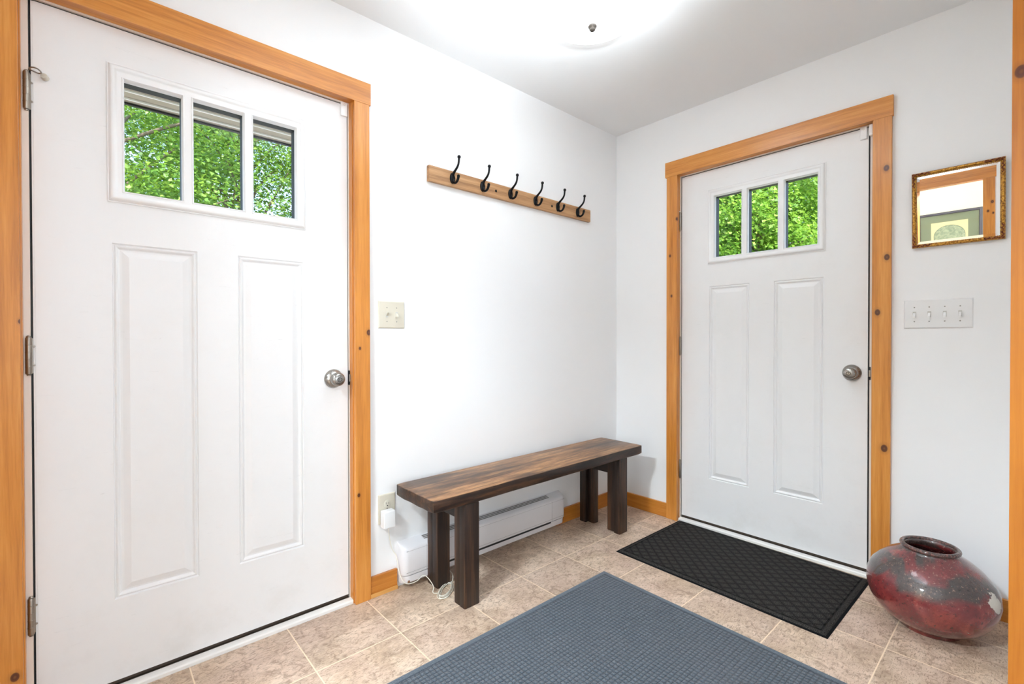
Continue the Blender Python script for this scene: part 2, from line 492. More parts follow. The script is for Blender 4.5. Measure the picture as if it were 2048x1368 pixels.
def mat_glaze():
    m, nt, b = mat('oxblood_lava_glaze')
    p = nd(nt, 'ShaderNodeTexCoord').outputs['Object']
    sep = nd(nt, 'ShaderNodeSeparateXYZ')
    link(nt, p, sep.inputs[0])
    n1 = noise(nt, p, 9, 5, 0.6, 0.5)
    n2 = noise(nt, p, 110, 4, 0.75)
    n3 = noise(nt, p, 5, 3, 0.55, 0.8)
    red = ramp(nt, n1, [(0.3, srgb(74, 26, 32)[:3]), (0.5, srgb(118, 44, 46)[:3]), (0.7, srgb(158, 70, 62)[:3])])
    # charcoal lava band round the shoulder with drips, and round the mouth
    z = mth(nt, 'ADD', sep.outputs[2], mth(nt, 'MULTIPLY', mth(nt, 'SUBTRACT', n3, 0.5), 0.22))
    band = ramp(nt, mth(nt, 'MULTIPLY', z, 2.5), [(0.40, (0, 0, 0)), (0.47, (1, 1, 1)), (0.57, (1, 1, 1)), (0.63, (0.15, 0.15, 0.15)), (0.70, (0.1, 0.1, 0.1)), (0.75, (1, 1, 1))])
    c = mixc(nt, mth(nt, 'MULTIPLY', band, 0.92), red, srgb(62, 58, 55))
    spk = ramp(nt, n2, [(0.34, (0.75, 0.75, 0.75)), (0.44, (0, 0, 0))])
    c = mixc(nt, spk, c, srgb(30, 22, 22))
    up = ramp(nt, mth(nt, 'MULTIPLY', z, 2.5), [(0.30, (0.15, 0.15, 0.15)), (0.5, (1, 1, 1))])
    spl = mth(nt, 'MULTIPLY', ramp(nt, n2, [(0.60, (0, 0, 0)), (0.68, (0.8, 0.8, 0.8))]), up)
    c = mixc(nt, spl, c, srgb(190, 150, 132))
    # window reflection painted into the glaze colour on the right flank
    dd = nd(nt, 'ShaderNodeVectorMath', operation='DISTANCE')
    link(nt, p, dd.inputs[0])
    dd.inputs[1].default_value = GLINT_POS
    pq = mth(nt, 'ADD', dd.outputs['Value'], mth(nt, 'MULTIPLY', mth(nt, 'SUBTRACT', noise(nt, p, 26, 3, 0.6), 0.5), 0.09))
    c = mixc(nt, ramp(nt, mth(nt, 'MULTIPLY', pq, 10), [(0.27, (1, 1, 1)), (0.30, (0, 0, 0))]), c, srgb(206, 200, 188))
    link(nt, c, b.inputs['Base Color'])
    b.inputs['Roughness'].default_value = 0.22
    b.inputs['Coat Weight'].default_value = 0.9
    b.inputs['Coat Roughness'].default_value = 0.06
    rough = mth(nt, 'MULTIPLY', up, n2)
    bump(nt, b, mth(nt, 'ADD', rough, mth(nt, 'MULTIPLY', n1, 0.3)), 0.55, 0.004)
    return m


def mat_glass():
    m = bpy.data.materials.new('clear_pane')
    m.use_nodes = True
    nt = m.node_tree
    nt.nodes.clear()
    o = nd(nt, 'ShaderNodeOutputMaterial')
    t = nd(nt, 'ShaderNodeBsdfTransparent')
    g = nd(nt, 'ShaderNodeBsdfGlossy')
    g.inputs['Roughness'].default_value = 0.0
    fr = nd(nt, 'ShaderNodeFresnel')
    fr.inputs['IOR'].default_value = 1.2
    mx = nd(nt, 'ShaderNodeMixShader')
    link(nt, fr.outputs[0], mx.inputs[0])
    link(nt, t.outputs[0], mx.inputs[1])
    link(nt, g.outputs[0], mx.inputs[2])
    link(nt, mx.outputs[0], o.inputs[0])
    return m


M_GLASS = mat_glass()


def mat_gold():
    m, nt, b = mat('antique_gold_leaf')
    p = pos(nt)
    n = noise(nt, p, 160, 4, 0.7)
    n2 = noise(nt, p, 40, 3, 0.6)
    c = ramp(nt, n, [(0.34, srgb(92, 52, 18)[:3]), (0.48, srgb(176, 122, 44)[:3]), (0.66, srgb(226, 178, 84)[:3])])
    link(nt, c, b.inputs['Base Color'])
    b.inputs['Metallic'].default_value = 0.75
    b.inputs['Roughness'].default_value = 0.38
    bump(nt, b, mth(nt, 'ADD', n, n2), 0.6, 0.0015)
    return m


def mat_orn():
    m, nt, b = mat('red_bole_ornament')
    p = pos(nt)
    n = noise(nt, p, 240, 3, 0.7)
    c = ramp(nt, n, [(0.42, srgb(84, 30, 16)[:3]), (0.55, srgb(132, 64, 30)[:3]), (0.66, srgb(206, 146, 70)[:3])])
    link(nt, c, b.inputs['Base Color'])
    b.inputs['Metallic'].default_value = 0.5
    b.inputs['Roughness'].default_value = 0.42
    bump(nt, b, n, 1.0, 0.003)
    return m


M_GOLD, M_ORN = mat_gold(), mat_orn()
M_MIRROR = plain('silvered_glass', (0.88, 0.88, 0.87, 1), 0.0, 1.0)


def mat_leaf(name, ca, cb, cc):
    m = bpy.data.materials.new(name)
    m.use_nodes = True
    nt = m.node_tree
    nt.nodes.clear()
    o = nd(nt, 'ShaderNodeOutputMaterial')
    g = nd(nt, 'ShaderNodeNewGeometry')
    c = ramp(nt, g.outputs['Random Per Island'], [(0.0, ca[:3]), (0.5, cb[:3]), (1.0, cc[:3])])
    d = nd(nt, 'ShaderNodeBsdfDiffuse')
    link(nt, c, d.inputs[0])
    t = nd(nt, 'ShaderNodeBsdfTranslucent')
    link(nt, mixc(nt, 0.5, c, srgb(172, 204, 80)), t.inputs[0])
    gl = nd(nt, 'ShaderNodeBsdfGlossy')
    gl.inputs['Roughness'].default_value = 0.45
    m1 = nd(nt, 'ShaderNodeMixShader')
    m1.inputs[0].default_value = 0.42
    link(nt, d.outputs[0], m1.inputs[1])
    link(nt, t.outputs[0], m1.inputs[2])
    m2 = nd(nt, 'ShaderNodeMixShader')
    m2.inputs[0].default_value = 0.05
    link(nt, m1.outputs[0], m2.inputs[1])
    link(nt, gl.outputs[0], m2.inputs[2])
    link(nt, m2.outputs[0], o.inputs[0])
    return m


M_LEAF = mat_leaf('maple_leaves', srgb(66, 108, 40), srgb(94, 142, 52), srgb(142, 180, 78))
M_LEAF2 = mat_leaf('spring_maple_leaves', srgb(92, 140, 48), srgb(132, 182, 68), srgb(182, 212, 104))
M_LEAF3 = mat_leaf('deep_green_leaves', srgb(52, 92, 40), srgb(76, 122, 48), srgb(108, 152, 62))
M_BARK = paint('grey_bark', srgb(112, 102, 90), 0.9, 40, 0.8)
M_GRASS = paint('lawn', srgb(92, 118, 52), 0.9, 30, 0.5)
M_SIDING = plain('pale_siding', srgb(208, 204, 196), 0.6)


# ------------------------------------------------------------------ mesh helpers
class MB:
    def __init__(self):
        self.bm = bmesh.new()

    def box(self, x0, x1, y0, y1, z0, z1, bev=0.0, seg=2):
        r = bmesh.ops.create_cube(self.bm, size=1.0)
        vs = r['verts']
        for v in vs:
            v.co = Vector(((x0 + x1) / 2 + v.co.x * (x1 - x0), (y0 + y1) / 2 + v.co.y * (y1 - y0), (z0 + z1) / 2 + v.co.z * (z1 - z0)))
        if bev > 0:
            es = list({e for v in vs for e in v.link_edges})
            bmesh.ops.bevel(self.bm, geom=es, offset=bev, segments=seg, affect='EDGES', profile=0.6)
        return self

    def face(self, pts):
        self.bm.faces.new([self.bm.verts.new(p) for p in pts])
        return self

    def rings(self, rect, prof, axis_fn, cap=True):
        """concentric rectangles (inset, depth) lofted; axis_fn(u, v, d) -> point"""
        u0, v0, u1, v1 = rect
        prev = None
        for ins, d in prof:
            cur = [self.bm.verts.new(axis_fn(u, v, d)) for u, v in
                   ((u0 + ins, v0 + ins), (u1 - ins, v0 + ins), (u1 - ins, v1 - ins), (u0 + ins, v1 - ins))]
            if prev:
                for i in range(4):
                    j = (i + 1) % 4
                    self.bm.faces.new((prev[i], prev[j], cur[j], cur[i]))
            prev = cur
        if cap:
            self.bm.faces.new(prev)
        return self

    def grid_holes(self, rect, holes, fn, d):
        us = sorted({rect[0], rect[2], *[h[0] for h in holes], *[h[2] for h in holes]})
        vs = sorted({rect[1], rect[3], *[h[1] for h in holes], *[h[3] for h in holes]})
        for i in range(len(us) - 1):
            for j in range(len(vs) - 1):
                cu, cv = (us[i] + us[i + 1]) / 2, (vs[j] + vs[j + 1]) / 2
                if any(h[0] < cu < h[2] and h[1] < cv < h[3] for h in holes):
                    continue
                self.face([fn(us[i], vs[j], d), fn(us[i + 1], vs[j], d), fn(us[i + 1], vs[j + 1], d), fn(us[i], vs[j + 1], d)])
        return self

    def lathe(self, prof, center, axis='z', seg=40, close=False):
        """prof: (radius, height) along axis from center"""
        c = Vector(center)
        ax = {'x': Vector((1, 0, 0)), 'y': Vector((0, 1, 0)), 'z': Vector((0, 0, 1)),
              '-x': Vector((-1, 0, 0)), '-y': Vector((0, -1, 0)), '-z': Vector((0, 0, -1))}[axis] if isinstance(axis, str) else Vector(axis).normalized()
        a = ax.orthogonal().normalized()
        b_ = ax.cross(a)
        prev = None
        for r, h in prof:
            if r < 1e-6:
                cur = [self.bm.verts.new(c + ax * h)]
            else:
                cur = [self.bm.verts.new(c + ax * h + (a * math.cos(t) + b_ * math.sin(t)) * r) for t in (2 * PI * k / seg for k in range(seg))]
            if prev:
                for k in range(seg):
                    k2 = (k + 1) % seg
                    if len(prev) == 1 and len(cur) == 1:
                        break
                    if len(prev) == 1:
                        self.bm.faces.new((prev[0], cur[k2], cur[k]))
                    elif len(cur) == 1:
                        self.bm.faces.new((prev[k], prev[k2], cur[0]))
                    else:
                        self.bm.faces.new((prev[k], prev[k2], cur[k2], cur[k]))
            prev = cur
        return self

    def tube(self, pts, rad, seg=10, smooth_n=0, flat=None):
        pts = [Vector(p) for p in pts]
        rads = list(rad) if hasattr(rad, '__len__') else [rad] * len(pts)
        if smooth_n:
            P, Rr = [], []
            n = len(pts)
            for i in range(n - 1):
                p0, p1, p2, p3 = pts[max(i - 1, 0)], pts[i], pts[i + 1], pts[min(i + 2, n - 1)]
                for k in range(smooth_n):
                    t = k / smooth_n
                    P.append(0.5 * ((2 * p1) + (-p0 + p2) * t + (2 * p0 - 5 * p1 + 4 * p2 - p3) * t * t + (-p0 + 3 * p1 - 3 * p2 + p3) * t ** 3))
                    Rr.append(rads[i] * (1 - t) + rads[i + 1] * t)
            P.append(pts[-1])
            Rr.append(rads[-1])
            pts, rads = P, Rr
        up = None
        prev = None
        for i, p in enumerate(pts):
            t = (pts[min(i + 1, len(pts) - 1)] - pts[max(i - 1, 0)]).normalized()
            if up is None:
                up = t.orthogonal().normalized()
            up = (up - t * up.dot(t)).normalized()
            s = t.cross(up)
            cur = [self.bm.verts.new(p + (up * math.cos(a) + s * math.sin(a)) * rads[i]) for a in (2 * PI * k / seg for k in range(seg))]
            if prev:
                for k in range(seg):
                    k2 = (k + 1) % seg
                    self.bm.faces.new((prev[k], prev[k2], cur[k2], cur[k]))
            else:
                self.bm.faces.new(cur[::-1])
            prev = cur
        self.bm.faces.new(prev)
        return self

    def sphere(self, c, r, sc=(1, 1, 1), u=16, v=10):
        q = bmesh.ops.create_uvsphere(self.bm, u_segments=u, v_segments=v, radius=r)
        for vv in q['verts']:
            vv.co = Vector((c[0] + vv.co.x * sc[0], c[1] + vv.co.y * sc[1], c[2] + vv.co.z * sc[2]))
        return self

    def prism(self, prof, axis, a, b):
        """closed 2D profile extruded along axis; profile in the two remaining axes in order"""
        def P(p, t):
            if axis == 'x':
                return (t, p[0], p[1])
            if axis == 'y':
                return (p[0], t, p[1])
            return (p[0], p[1], t)
        A = [self.bm.verts.new(P(p, a)) for p in prof]
        B = [self.bm.verts.new(P(p, b)) for p in prof]
        n = len(prof)
        for i in range(n):
            j = (i + 1) % n
            self.bm.faces.new((A[i], A[j], B[j], B[i]))
        self.bm.faces.new(A[::-1])
        self.bm.faces.new(B)
        return self

    def build(self, name, m, parent=None, local=False, origin=None, smooth=False, normals=True, auto=None):
        bm = self.bm
        if normals:
            bmesh.ops.recalc_face_normals(bm, faces=bm.faces)
        me = bpy.data.meshes.new(name)
        inv = None
        o = bpy.data.objects.new(name, me)
        COL.objects.link(o)
        if parent is not None:
            o.parent = parent
            if not local:
                inv = basis(parent).inverted()
        elif origin is not None:
            inv = Matrix.Translation(Vector(origin)).inverted()
            o.location = origin
        if inv is not None:
            bm.transform(inv)
        if smooth:
            for f in bm.faces:
                f.smooth = True
        if auto:
            for f in bm.faces:
                f.smooth = True
            for e in bm.edges:
                if len(e.link_faces) == 2 and e.calc_face_angle(0) > auto:
                    e.smooth = False
        bm.to_mesh(me)
        bm.free()
        if m is not None:
            for mm in (m if isinstance(m, (list, tuple)) else [m]):
                me.materials.append(mm)
        return o


def basis(o):
    mm = o.matrix_basis.copy()
    p = o.parent
    while p is not None:
        mm = p.matrix_basis @ mm
        p = p.parent
    return mm


def empty(name, loc, rz=0.0):
    o = bpy.data.objects.new(name, None)
    COL.objects.link(o)
    o.empty_display_size = 0.05
    o.location = loc
    o.rotation_euler = (0, 0, rz)
    return o


def tag(o, label=None, cat=None, group=None, kind=None):
    if label:
        o['label'] = label
    if cat:
        o['category'] = cat
    if group:
        o['group'] = group
    if kind:
        o['kind'] = kind
    return o


def copy_tree(o, parent=None):
    c = o.copy()
    COL.objects.link(c)
    c.parent = parent
    for ch in [x for x in bpy.data.objects if x.parent == o]:
        copy_tree(ch, c)
    return c


AUTO = math.radians(35)

# ------------------------------------------------------------------ room shell
ZC = 2.426
XD, YC = -2.93, -1.862          # face of the passage wall and of the wall the camera stands in


def struct(name, mb, m, label, cat, origin=None):
    return tag(mb.build(name, m, origin=origin), label, cat, kind='structure')


struct('floor', MB().box(-4.55, 0.0, -5.0, 0.0, -0.06, 0.0), M_FLOOR, 'beige stone-look square tile floor of the entry', 'floor', (-2, -2, 0))
struct('ceiling', MB().box(-4.55, 0.14, -5.0, 0.14, ZC, ZC + 0.2), M_CEIL, 'flat white ceiling of the entry', 'ceiling', (-2, -2, ZC))
# wall A (left in the photo), with the opening for the near door
WA = MB()
WA.box(-4.55, -2.775, 0.0, 0.14, -0.06, ZC).box(-1.785, 0.14, 0.0, 0.14, -0.06, ZC).box(-2.775, -1.785, 0.0, 0.14, 2.085, ZC)
struct('wall_left', WA, M_WALL, 'white painted wall with the hook rail and bench, left of the corner', 'wall', (-1, 0, 0))
WB = MB()
WB.box(0.0, 0.14, -0.405, 0.0, -0.06, ZC).box(0.0, 0.14, -5.0, -1.405, -0.06, ZC).box(0.0, 0.14, -1.405, -0.405, 2.085, ZC)
struct('wall_right', WB, M_WALL, 'white painted wall with the mirror and far door, right of the corner', 'wall', (0, -1, 0))
# wall C (the camera stands in its opening)
WC = MB()
WC.box(-1.425, 0.0, YC - 0.12, YC, 0.0, ZC).box(XD, -2.87, YC - 0.12, YC, 0.0, ZC).box(-2.87, -1.425, YC - 0.12, YC, 2.085, ZC)
struct('wall_near', WC, M_WALL, 'white wall behind the camera with a cased opening', 'wall', (-1, YC, 0))
WD = MB()
WD.box(XD - 0.12, XD, -0.62, 0.0, 0.0, ZC).box(XD - 0.12, XD, -5.0, -1.59, 0.0, ZC).box(XD - 0.12, XD, -1.59, -0.62, 2.085, ZC)
struct('wall_back', WD, M_WALL, 'white wall with a wood-cased passage, seen only in the mirror', 'wall', (XD, -1, 0))
struct('wall_far', MB().box(-4.55, -4.40, -5.0, 0.0, 0.0, ZC), M_CREAM, 'cream wall of the next room, seen only in the mirror', 'wall', (-4.4, -1, 0))
struct('wall_outer', MB().box(-4.55, 0.14, -5.14, -5.0, -0.06, ZC), M_WALL, 'white end wall of the hall behind the camera', 'wall', (-2, -5, 0))

# baseboards
BH, BT = 0.086, 0.013
bb = tag(empty('baseboard_left', (-1.68, 0, 0)), 'short honey wood baseboard between the near door casing and the heater', 'baseboard', kind='structure')
MB().box(-1.7435, -1.619, -BT, 0, 0.014, BH, 0.002).build('board', M_BASE_X, bb)
MB().box(-1.7435, -1.619, -BT - 0.006, -0.0005, 0, 0.0155, 0.002).build('shoe_strip', M_SHOE, bb)
tag(MB().box(-0.600, -0.0005, -BT, 0, 0, BH, 0.002).build('baseboard_left', M_BASE_X, origin=(-0.3, 0, 0)),
    'honey wood baseboard from the heater to the corner', 'baseboard', kind='structure')
tag(MB().box(-BT, 0, -0.3755, -BT - 0.0005, 0, BH, 0.002).build('baseboard_right', M_BASE_Y, origin=(0, -0.2, 0)),
    'honey wood baseboard from the corner to the far door', 'baseboard', kind='structure')
tag(MB().box(-BT, 0, YC, -1.4475, 0, BH, 0.002).build('baseboard_right', M_BASE_Y, origin=(0, -1.65, 0)),
    'honey wood baseboard behind the red vase', 'baseboard', kind='structure')
tag(MB().box(XD, XD + BT, -0.53, -0.001, 0, BH, 0.002).build('baseboard_back', M_BASE_Y, origin=(XD, -0.3, 0)),
    'honey wood baseboard on the passage wall', 'baseboard', kind='structure')

# ------------------------------------------------------------------ doors (local frame: x along the leaf from the hinge edge, -y into the room)
LW = 0.908
ZB, ZT = 0.029, 2.047
fn = lambda u, v, d: (u, d, v)


def hinge_set(parent, xb):
    for z0, z1 in ((1.735, 1.838), (0.990, 1.093), (0.252, 0.355)):
        mb = MB()
        mb.lathe([(0, 0), (0.0065, 0), (0.0072, 0.002), (0.0072, z1 - z0 - 0.002), (0.0065, z1 - z0), (0, z1 - z0)], (xb, -0.006, z0), 'z', 20)
        n = 5
        for k in range(1, n):
            zz = z0 + (z1 - z0) * k / n
            mb.lathe([(0.0072, -0.0012), (0.0077, -0.0006), (0.0077, 0.0006), (0.0072, 0.0012)], (xb, -0.006, zz), 'z', 20)
        mb.lathe([(0, 0), (0.005, 0), (0.0055, 0.003), (0.003, 0.006), (0, 0.006)], (xb, -0.006, z1), 'z', 16)
        mb.lathe([(0, 0), (0.004, 0), (0.0045, 0.003), (0, 0.005)], (xb, -0.006, z0 - 0.0045), 'z', 16)
        mb.box(xb, -0.0046, -0.0012, 0.0, z0 + 0.002, z1 - 0.002)
        for zz in (z0 + 0.025, z1 - 0.025):
            mb.lathe([(0, 0.0022), (0.0026, 0.0018), (0.0032, 0)], (-0.0035, 0, zz), '-y', 12)
        mb.build('hinge', M_HINGE, parent, local=True, auto=AUTO)


def knob(parent):
    cx, cz = 0.8485, 0.927
    k = empty('door_knob', (cx, 0, cz))
    k.parent = parent
    MB().lathe([(0, 0), (0.037, 0), (0.038, 0.003), (0.037, 0.006), (0.030, 0.014), (0.022, 0.019), (0.018, 0.021), (0, 0.021)],
               (0, 0, 0), '-y', 48).build('rose', M_NICKEL, k, local=True, auto=AUTO)
    MB().lathe([(0.013, 0.018), (0.0135, 0.026), (0.018, 0.031), (0.0245, 0.036), (0.0275, 0.043), (0.0275, 0.049), (0.025, 0.056), (0.020, 0.0605), (0.012, 0.063), (0, 0.0635)],
               (0, 0, 0), '-y', 48).build('knob', M_NICKEL, k, local=True, smooth=True)
    mb = MB()
    mb.lathe([(0.0088, 0.060), (0.0088, 0.0645), (0.0070, 0.0645), (0.0070, 0.062)], (0, 0, 0), '-y', 28)
    mb.build('lock_ring', M_SLOT, k, local=True)
    mb = MB()
    mb.lathe([(0, 0.0655), (0.0064, 0.0655), (0.0066, 0.064), (0.0066, 0.060)], (0, 0, 0), '-y', 24)
    mb.build('lock_cylinder', M_NICKEL, k, local=True, auto=AUTO)
    MB().box(-0.0008, 0.0008, -0.0662, -0.064, -0.0045, 0.0045).build('keyway', M_SLOT, k, local=True)
    return k


def make_door(name, loc, rz, label, edge, xh):
    t = empty(name, loc, rz)
    tag(t, label, 'door', kind='structure')
    lite = (0.158, 1.511, 0.741, 1.937)
    p1, p2 = (0.167, 0.281, 0.388, 1.385), (0.510, 0.281, 0.733, 1.385)
    mb = MB()
    full = (0, ZB, LW, ZT)
    litehole = (0.17, 1.523, 0.729, 1.925)
    mb.grid_holes(full, [litehole, p1, p2], fn, 0)
    prof = [(0, 0), (0.0025, 0.0042), (0.0045, 0.0048), (0.0065, 0.002), (0.0095, 0.0004), (0.0130, 0.0022), (0.0155, 0.0062), (0.0185, 0.0078), (0.0240, 0.0066), (0.0385, 0.0010), (0.0415, 0.0)]
    mb.rings(p1, prof, fn)
    mb.rings(p2, prof, fn)
    mb.grid_holes(full, [litehole], fn, 0.045)
    for r in (full, litehole):
        a, b, c, d = r
        for (ua, va), (ub, vb) in (((a, b), (c, b)), ((c, b), (c, d)), ((c, d), (a, d)), ((a, d), (a, b))):
            mb.face([(ua, 0, va), (ub, 0, vb), (ub, 0.045, vb), (ua, 0.045, va)])
    bmesh.ops.remove_doubles(mb.bm, verts=mb.bm.verts, dist=1e-5)
    if edge:
        mb.box(-0.0048, 0.0005, 0.0012, 0.044, ZB, ZT, 0.001)
    mb.build('door_leaf', M_DOOR, t, local=True)
    # raised window frame with two mullions
    zo0, zo1 = 1.542, 1.899
    holes = [(0.193, zo0, 0.353, zo1), (0.373, zo0, 0.535, zo1), (0.554, zo0, 0.713, zo1)]
    mb = MB()
    ring = [(0, 0.0), (0, -0.004), (0.003, -0.0045), (0.006, -0.010), (0.010, -0.0138), (0.014, -0.0145), (0.018, -0.0125), (0.021, -0.008), (0.024, -0.0065), (0.0265, -0.0065)]
    mb.rings(lite, ring, fn, cap=False)
    ins = 0.0265
    inner = (lite[0] + ins, lite[1] + ins, lite[2] - ins, lite[3] - ins)
    mb.grid_holes(inner, holes, fn, -0.0065)
    for h in holes:
        mb.rings(h, [(0, -0.0065), (0.0008, -0.0085), (0.003, -0.009), (0.0045, -0.006), (0.006, -0.004), (0.006, 0.016)], fn, cap=False)
    bmesh.ops.remove_doubles(mb.bm, verts=mb.bm.verts, dist=1e-5)
    # outside trim of the window
    mb.grid_holes(lite, [(h[0] + .006, h[1] + .006, h[2] - .006, h[3] - .006) for h in holes], fn, 0.052)
    fr = mb.build('window_frame', M_PLASTIC, t, local=True, auto=math.radians(50), normals=False)
    mb = MB()
    for h in holes:
        mb.rings((h[0] + .006, h[1] + .006, h[2] - .006, h[3] - .006), [(0, 0.0165), (0, 0.052)], fn, cap=False)
    mb.build('glazing_spacer', M_BLACK, fr, local=True)
    mb = MB()
    for h in holes:
        mb.box(h[0] + .004, h[2] - .004, 0.016, 0.020, h[1] + .004, h[3] - .004)
    mb.build('glass', M_GLASS, t, local=True)
    hinge_set(t, xh)
    knob(t)
    MB().box(0.002, LW - 0.002, 0.003, 0.042, ZB - 0.011, ZB - 0.0002).build('door_sweep', M_DARKGAP, t, local=True)
    return t


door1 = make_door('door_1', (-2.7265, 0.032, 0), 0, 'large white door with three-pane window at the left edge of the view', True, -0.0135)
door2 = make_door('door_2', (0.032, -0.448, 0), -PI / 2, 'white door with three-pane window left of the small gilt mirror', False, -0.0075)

# door stop on the top hinge of the near door
st = empty('hinge_pin_stop', (-0.0085, -0.006, 1.847))
st.parent = door1
MB().tube([(0, 0.0, 0), (0.006, -0.010, 0.004), (0.018, -0.016, 0.002), (0.026, -0.016, -0.006), (0.020, -0.010, -0.008), (0.008, -0.008, -0.004), (0, 0, 0)], 0.0019, 8, 5).build('wire_arm', M_NICKEL, st, local=True, smooth=True)
MB().lathe([(0, 0), (0.0075, 0), (0.0085, 0.004), (0.0085, 0.012), (0, 0.012)], (0.030, -0.010, -0.010), (0.35, 0.9, -0.25), 18).build('rubber_bumper', plain('cream_rubber', srgb(206, 200, 186), 0.6), st, local=True, auto=AUTO)
st2 = empty('hinge_pin_stop', (-0.0085, -0.006, 1.843))
st2.parent = door2
MB().tube([(0, 0, 0), (-0.006, -0.006, 0.003), (-0.014, -0.010, 0.003)], 0.0018, 8, 4).build('wire_arm', M_NICKEL, st2, local=True, smooth=True)
MB().sphere((-0.003, -0.004, 0.004), 0.0038).build('rubber_bumper', M_PLASTIC, st2, local=True, smooth=True)


def door_trim(name, loc, rz, lo, li, ri, ro, hl, hr, mv, mh, label, wl, xl, xr, wr):
    """casing, wood jamb and white weatherstrip around a door; local y = -0.051 casing face, -0.032 wall face"""
    t = empty(name, loc, rz)
    tag(t, label, 'door trim', kind='structure')
    ZI, ZH = 2.055, 2.144
    MB().box(hl, hr, -0.051, -0.0322, ZI, ZH, 0.0012).build('head_casing', mh, t, local=True)
    MB().box(lo, li, -0.051, -0.0322, 0.0, ZI - 0.0004, 0.0012).build('side_casing', mv, t, local=True)
    MB().box(ri, ro, -0.051, -0.0322, 0.0, ZI - 0.0004, 0.0012).build('side_casing', mv, t, local=True)
    # wood jamb, set back a few millimetres from the casing edge
    MB().box(lo + 0.03, wl, -0.032, -0.004, 0.0, ZI + 0.0025).build('jamb', mv, t, local=True)
    MB().box(wr, ro - 0.03, -0.032, -0.004, 0.0, ZI + 0.0025).build('jamb', mv, t, local=True)
    MB().box(lo + 0.03, ro - 0.03, -0.032, -0.004, ZI + 0.0025, ZI + 0.03).build('head_jamb', mh, t, local=True)
    # white frame of the pre-hung door
    s = MB()
    s.box(lo + 0.03, xl, -0.004, 0.108, 0.0, ZT + 0.0045)
    s.box(xr, ro - 0.03, -0.004, 0.108, 0.0, ZT + 0.0045)
    s.box(lo + 0.03, ro - 0.03, -0.004, 0.108, ZT + 0.0045, 2.083)
    s.build('frame_strip', M_STRIP, t, local=True)
    w = MB()
    w.box(xl, xl + 0.012, 0.0465, 0.058, 0.02, ZT).box(xr - 0.012, xr, 0.0465, 0.058, 0.02, ZT).box(xl, xr, 0.0465, 0.058, ZT - 0.010, ZT + 0.004)
    gl_, gr_ = (-0.0050 if xl < -0.006 else -0.0006), LW + 0.0006
    w.box(xl + 0.0004, gl_, 0.004, 0.046, 0.03, ZT + 0.0004).box(gr_, xr - 0.0002, 0.004, 0.046, 0.03, ZT + 0.0004).box(xl + 0.0004, xr - 0.0002, 0.004, 0.046, ZT + 0.0006, ZT + 0.0042)
    w.build('weatherstrip', M_BLACK, t, local=True)
    sb = MB()
    sb.box(xr - 0.0012, xr + 0.0045, -0.0065, 0.004, 0.898, 0.957)
    sb.build('strike_plate', M_SLOT, t, local=True)
    MB().box(xr - 0.001, xr + 0.0055, -0.012, -0.006, 0.912, 0.942, 0.001).build('strike_lip', M_HINGE, t, local=True)
    # sill
    MB().prism([(-0.031, 0.0), (-0.031, 0.010), (-0.027, 0.0145), (-0.004, 0.0165), (-0.004, 0.0)], 'x', li + 0.001, ri - 0.001).build('sill', plain('white_sill_' + name, srgb(238, 236, 232), 0.35), t, local=True)
    MB().box(xl + .0005, xr - .0005, -0.0038, 0.10, 0.001, 0.0150).build('threshold', M_DARKGAP, t, local=True)
    return t


door_trim('trim_1', (-2.7265, 0.032, 0), 0, -0.104, -0.0265, 0.9185, 0.9827, -0.110, 0.9893, M_WOOD_VL, M_WOOD_X,
          'honey pine casing around the large left door', -0.0235, -0.0095, 0.9112, 0.915)
door_trim('trim_2', (0.032, -0.448, 0), -PI / 2, -0.072, -0.005, 0.933, 0.9987, -0.0825, 1.0036, M_WOOD_V, M_WOOD_Y,
          'honey pine casing with dark knots around the far door', -0.011, -0.0045, 0.915, 0.928)

# cased opening the camera looks out of
t3 = tag(empty('trim_3', (-1.45, YC, 0)), 'honey wood post of the opening at the right edge of the view', 'door trim', kind='structure')
MB().box(-1.45, -1.36, -1.8426, YC, 0, 2.055, 0.0008).build('side_casing', M_WOOD_P, t3)
MB().box(-1.445, -1.425, YC - 0.12, YC - 0.0001, 0, 2.075).build('jamb', M_WOOD_P, t3)
MB().box(-2.91, -1.35, -1.8426, YC, 2.0555, 2.144, 0.0008).build('head_casing', M_WOOD_X, t3)
# cased passage in the wall behind (mirror image)
t4 = tag(empty('trim_4', (XD, -1.57, 0)), 'honey pine casing of the passage seen in the mirror', 'door trim', kind='structure')
MB().box(XD, XD + 0.019, -1.641, -1.571, 0, 2.0545, 0.001).build('side_casing', M_WOOD_D, t4)
MB().box(XD, XD + 0.019, -0.637, -0.567, 0, 2.0545, 0.001).build('side_casing', M_WOOD_D, t4)
MB().box(XD, XD + 0.019, -1.651, -0.557, 2.055, 2.144, 0.001).build('head_casing', M_WOOD_Y, t4)
MB().box(XD - 0.12, XD - 0.0001, -1.588, -1.5745, 0, 2.072).box(XD - 0.12, XD - 0.0001, -0.6335, -0.62, 0, 2.072).box(XD - 0.12, XD - 0.0001, -1.5745, -0.6335, 2.0585, 2.072).build('jamb', M_WOOD_D, t4)

# contact sensors
def sensor(loc, rz, label, magnet):
    s = empty('contact_sensor', loc, rz)
    tag(s, label, 'sensor', 'door contact sensors')
    MB().box(-0.0135, 0.0135, -0.011, 0, -0.028, 0.028, 0.004, 3).build('housing', M_PLASTIC, s, local=True, auto=AUTO)
    MB().lathe([(0.0042, 0.0105), (0.0042, 0.0118), (0.0032, 0.0118), (0.0032, 0.0105)], (0.0, 0, 0.017), '-y', 20).build('button_ring', M_PLATE, s, local=True)
    if magnet:
        MB().box(0.0235, 0.037, -0.026, -0.0042, -0.0225, 0.0265, 0.002).build('magnet', M_PLASTIC, s, local=True)
    return s


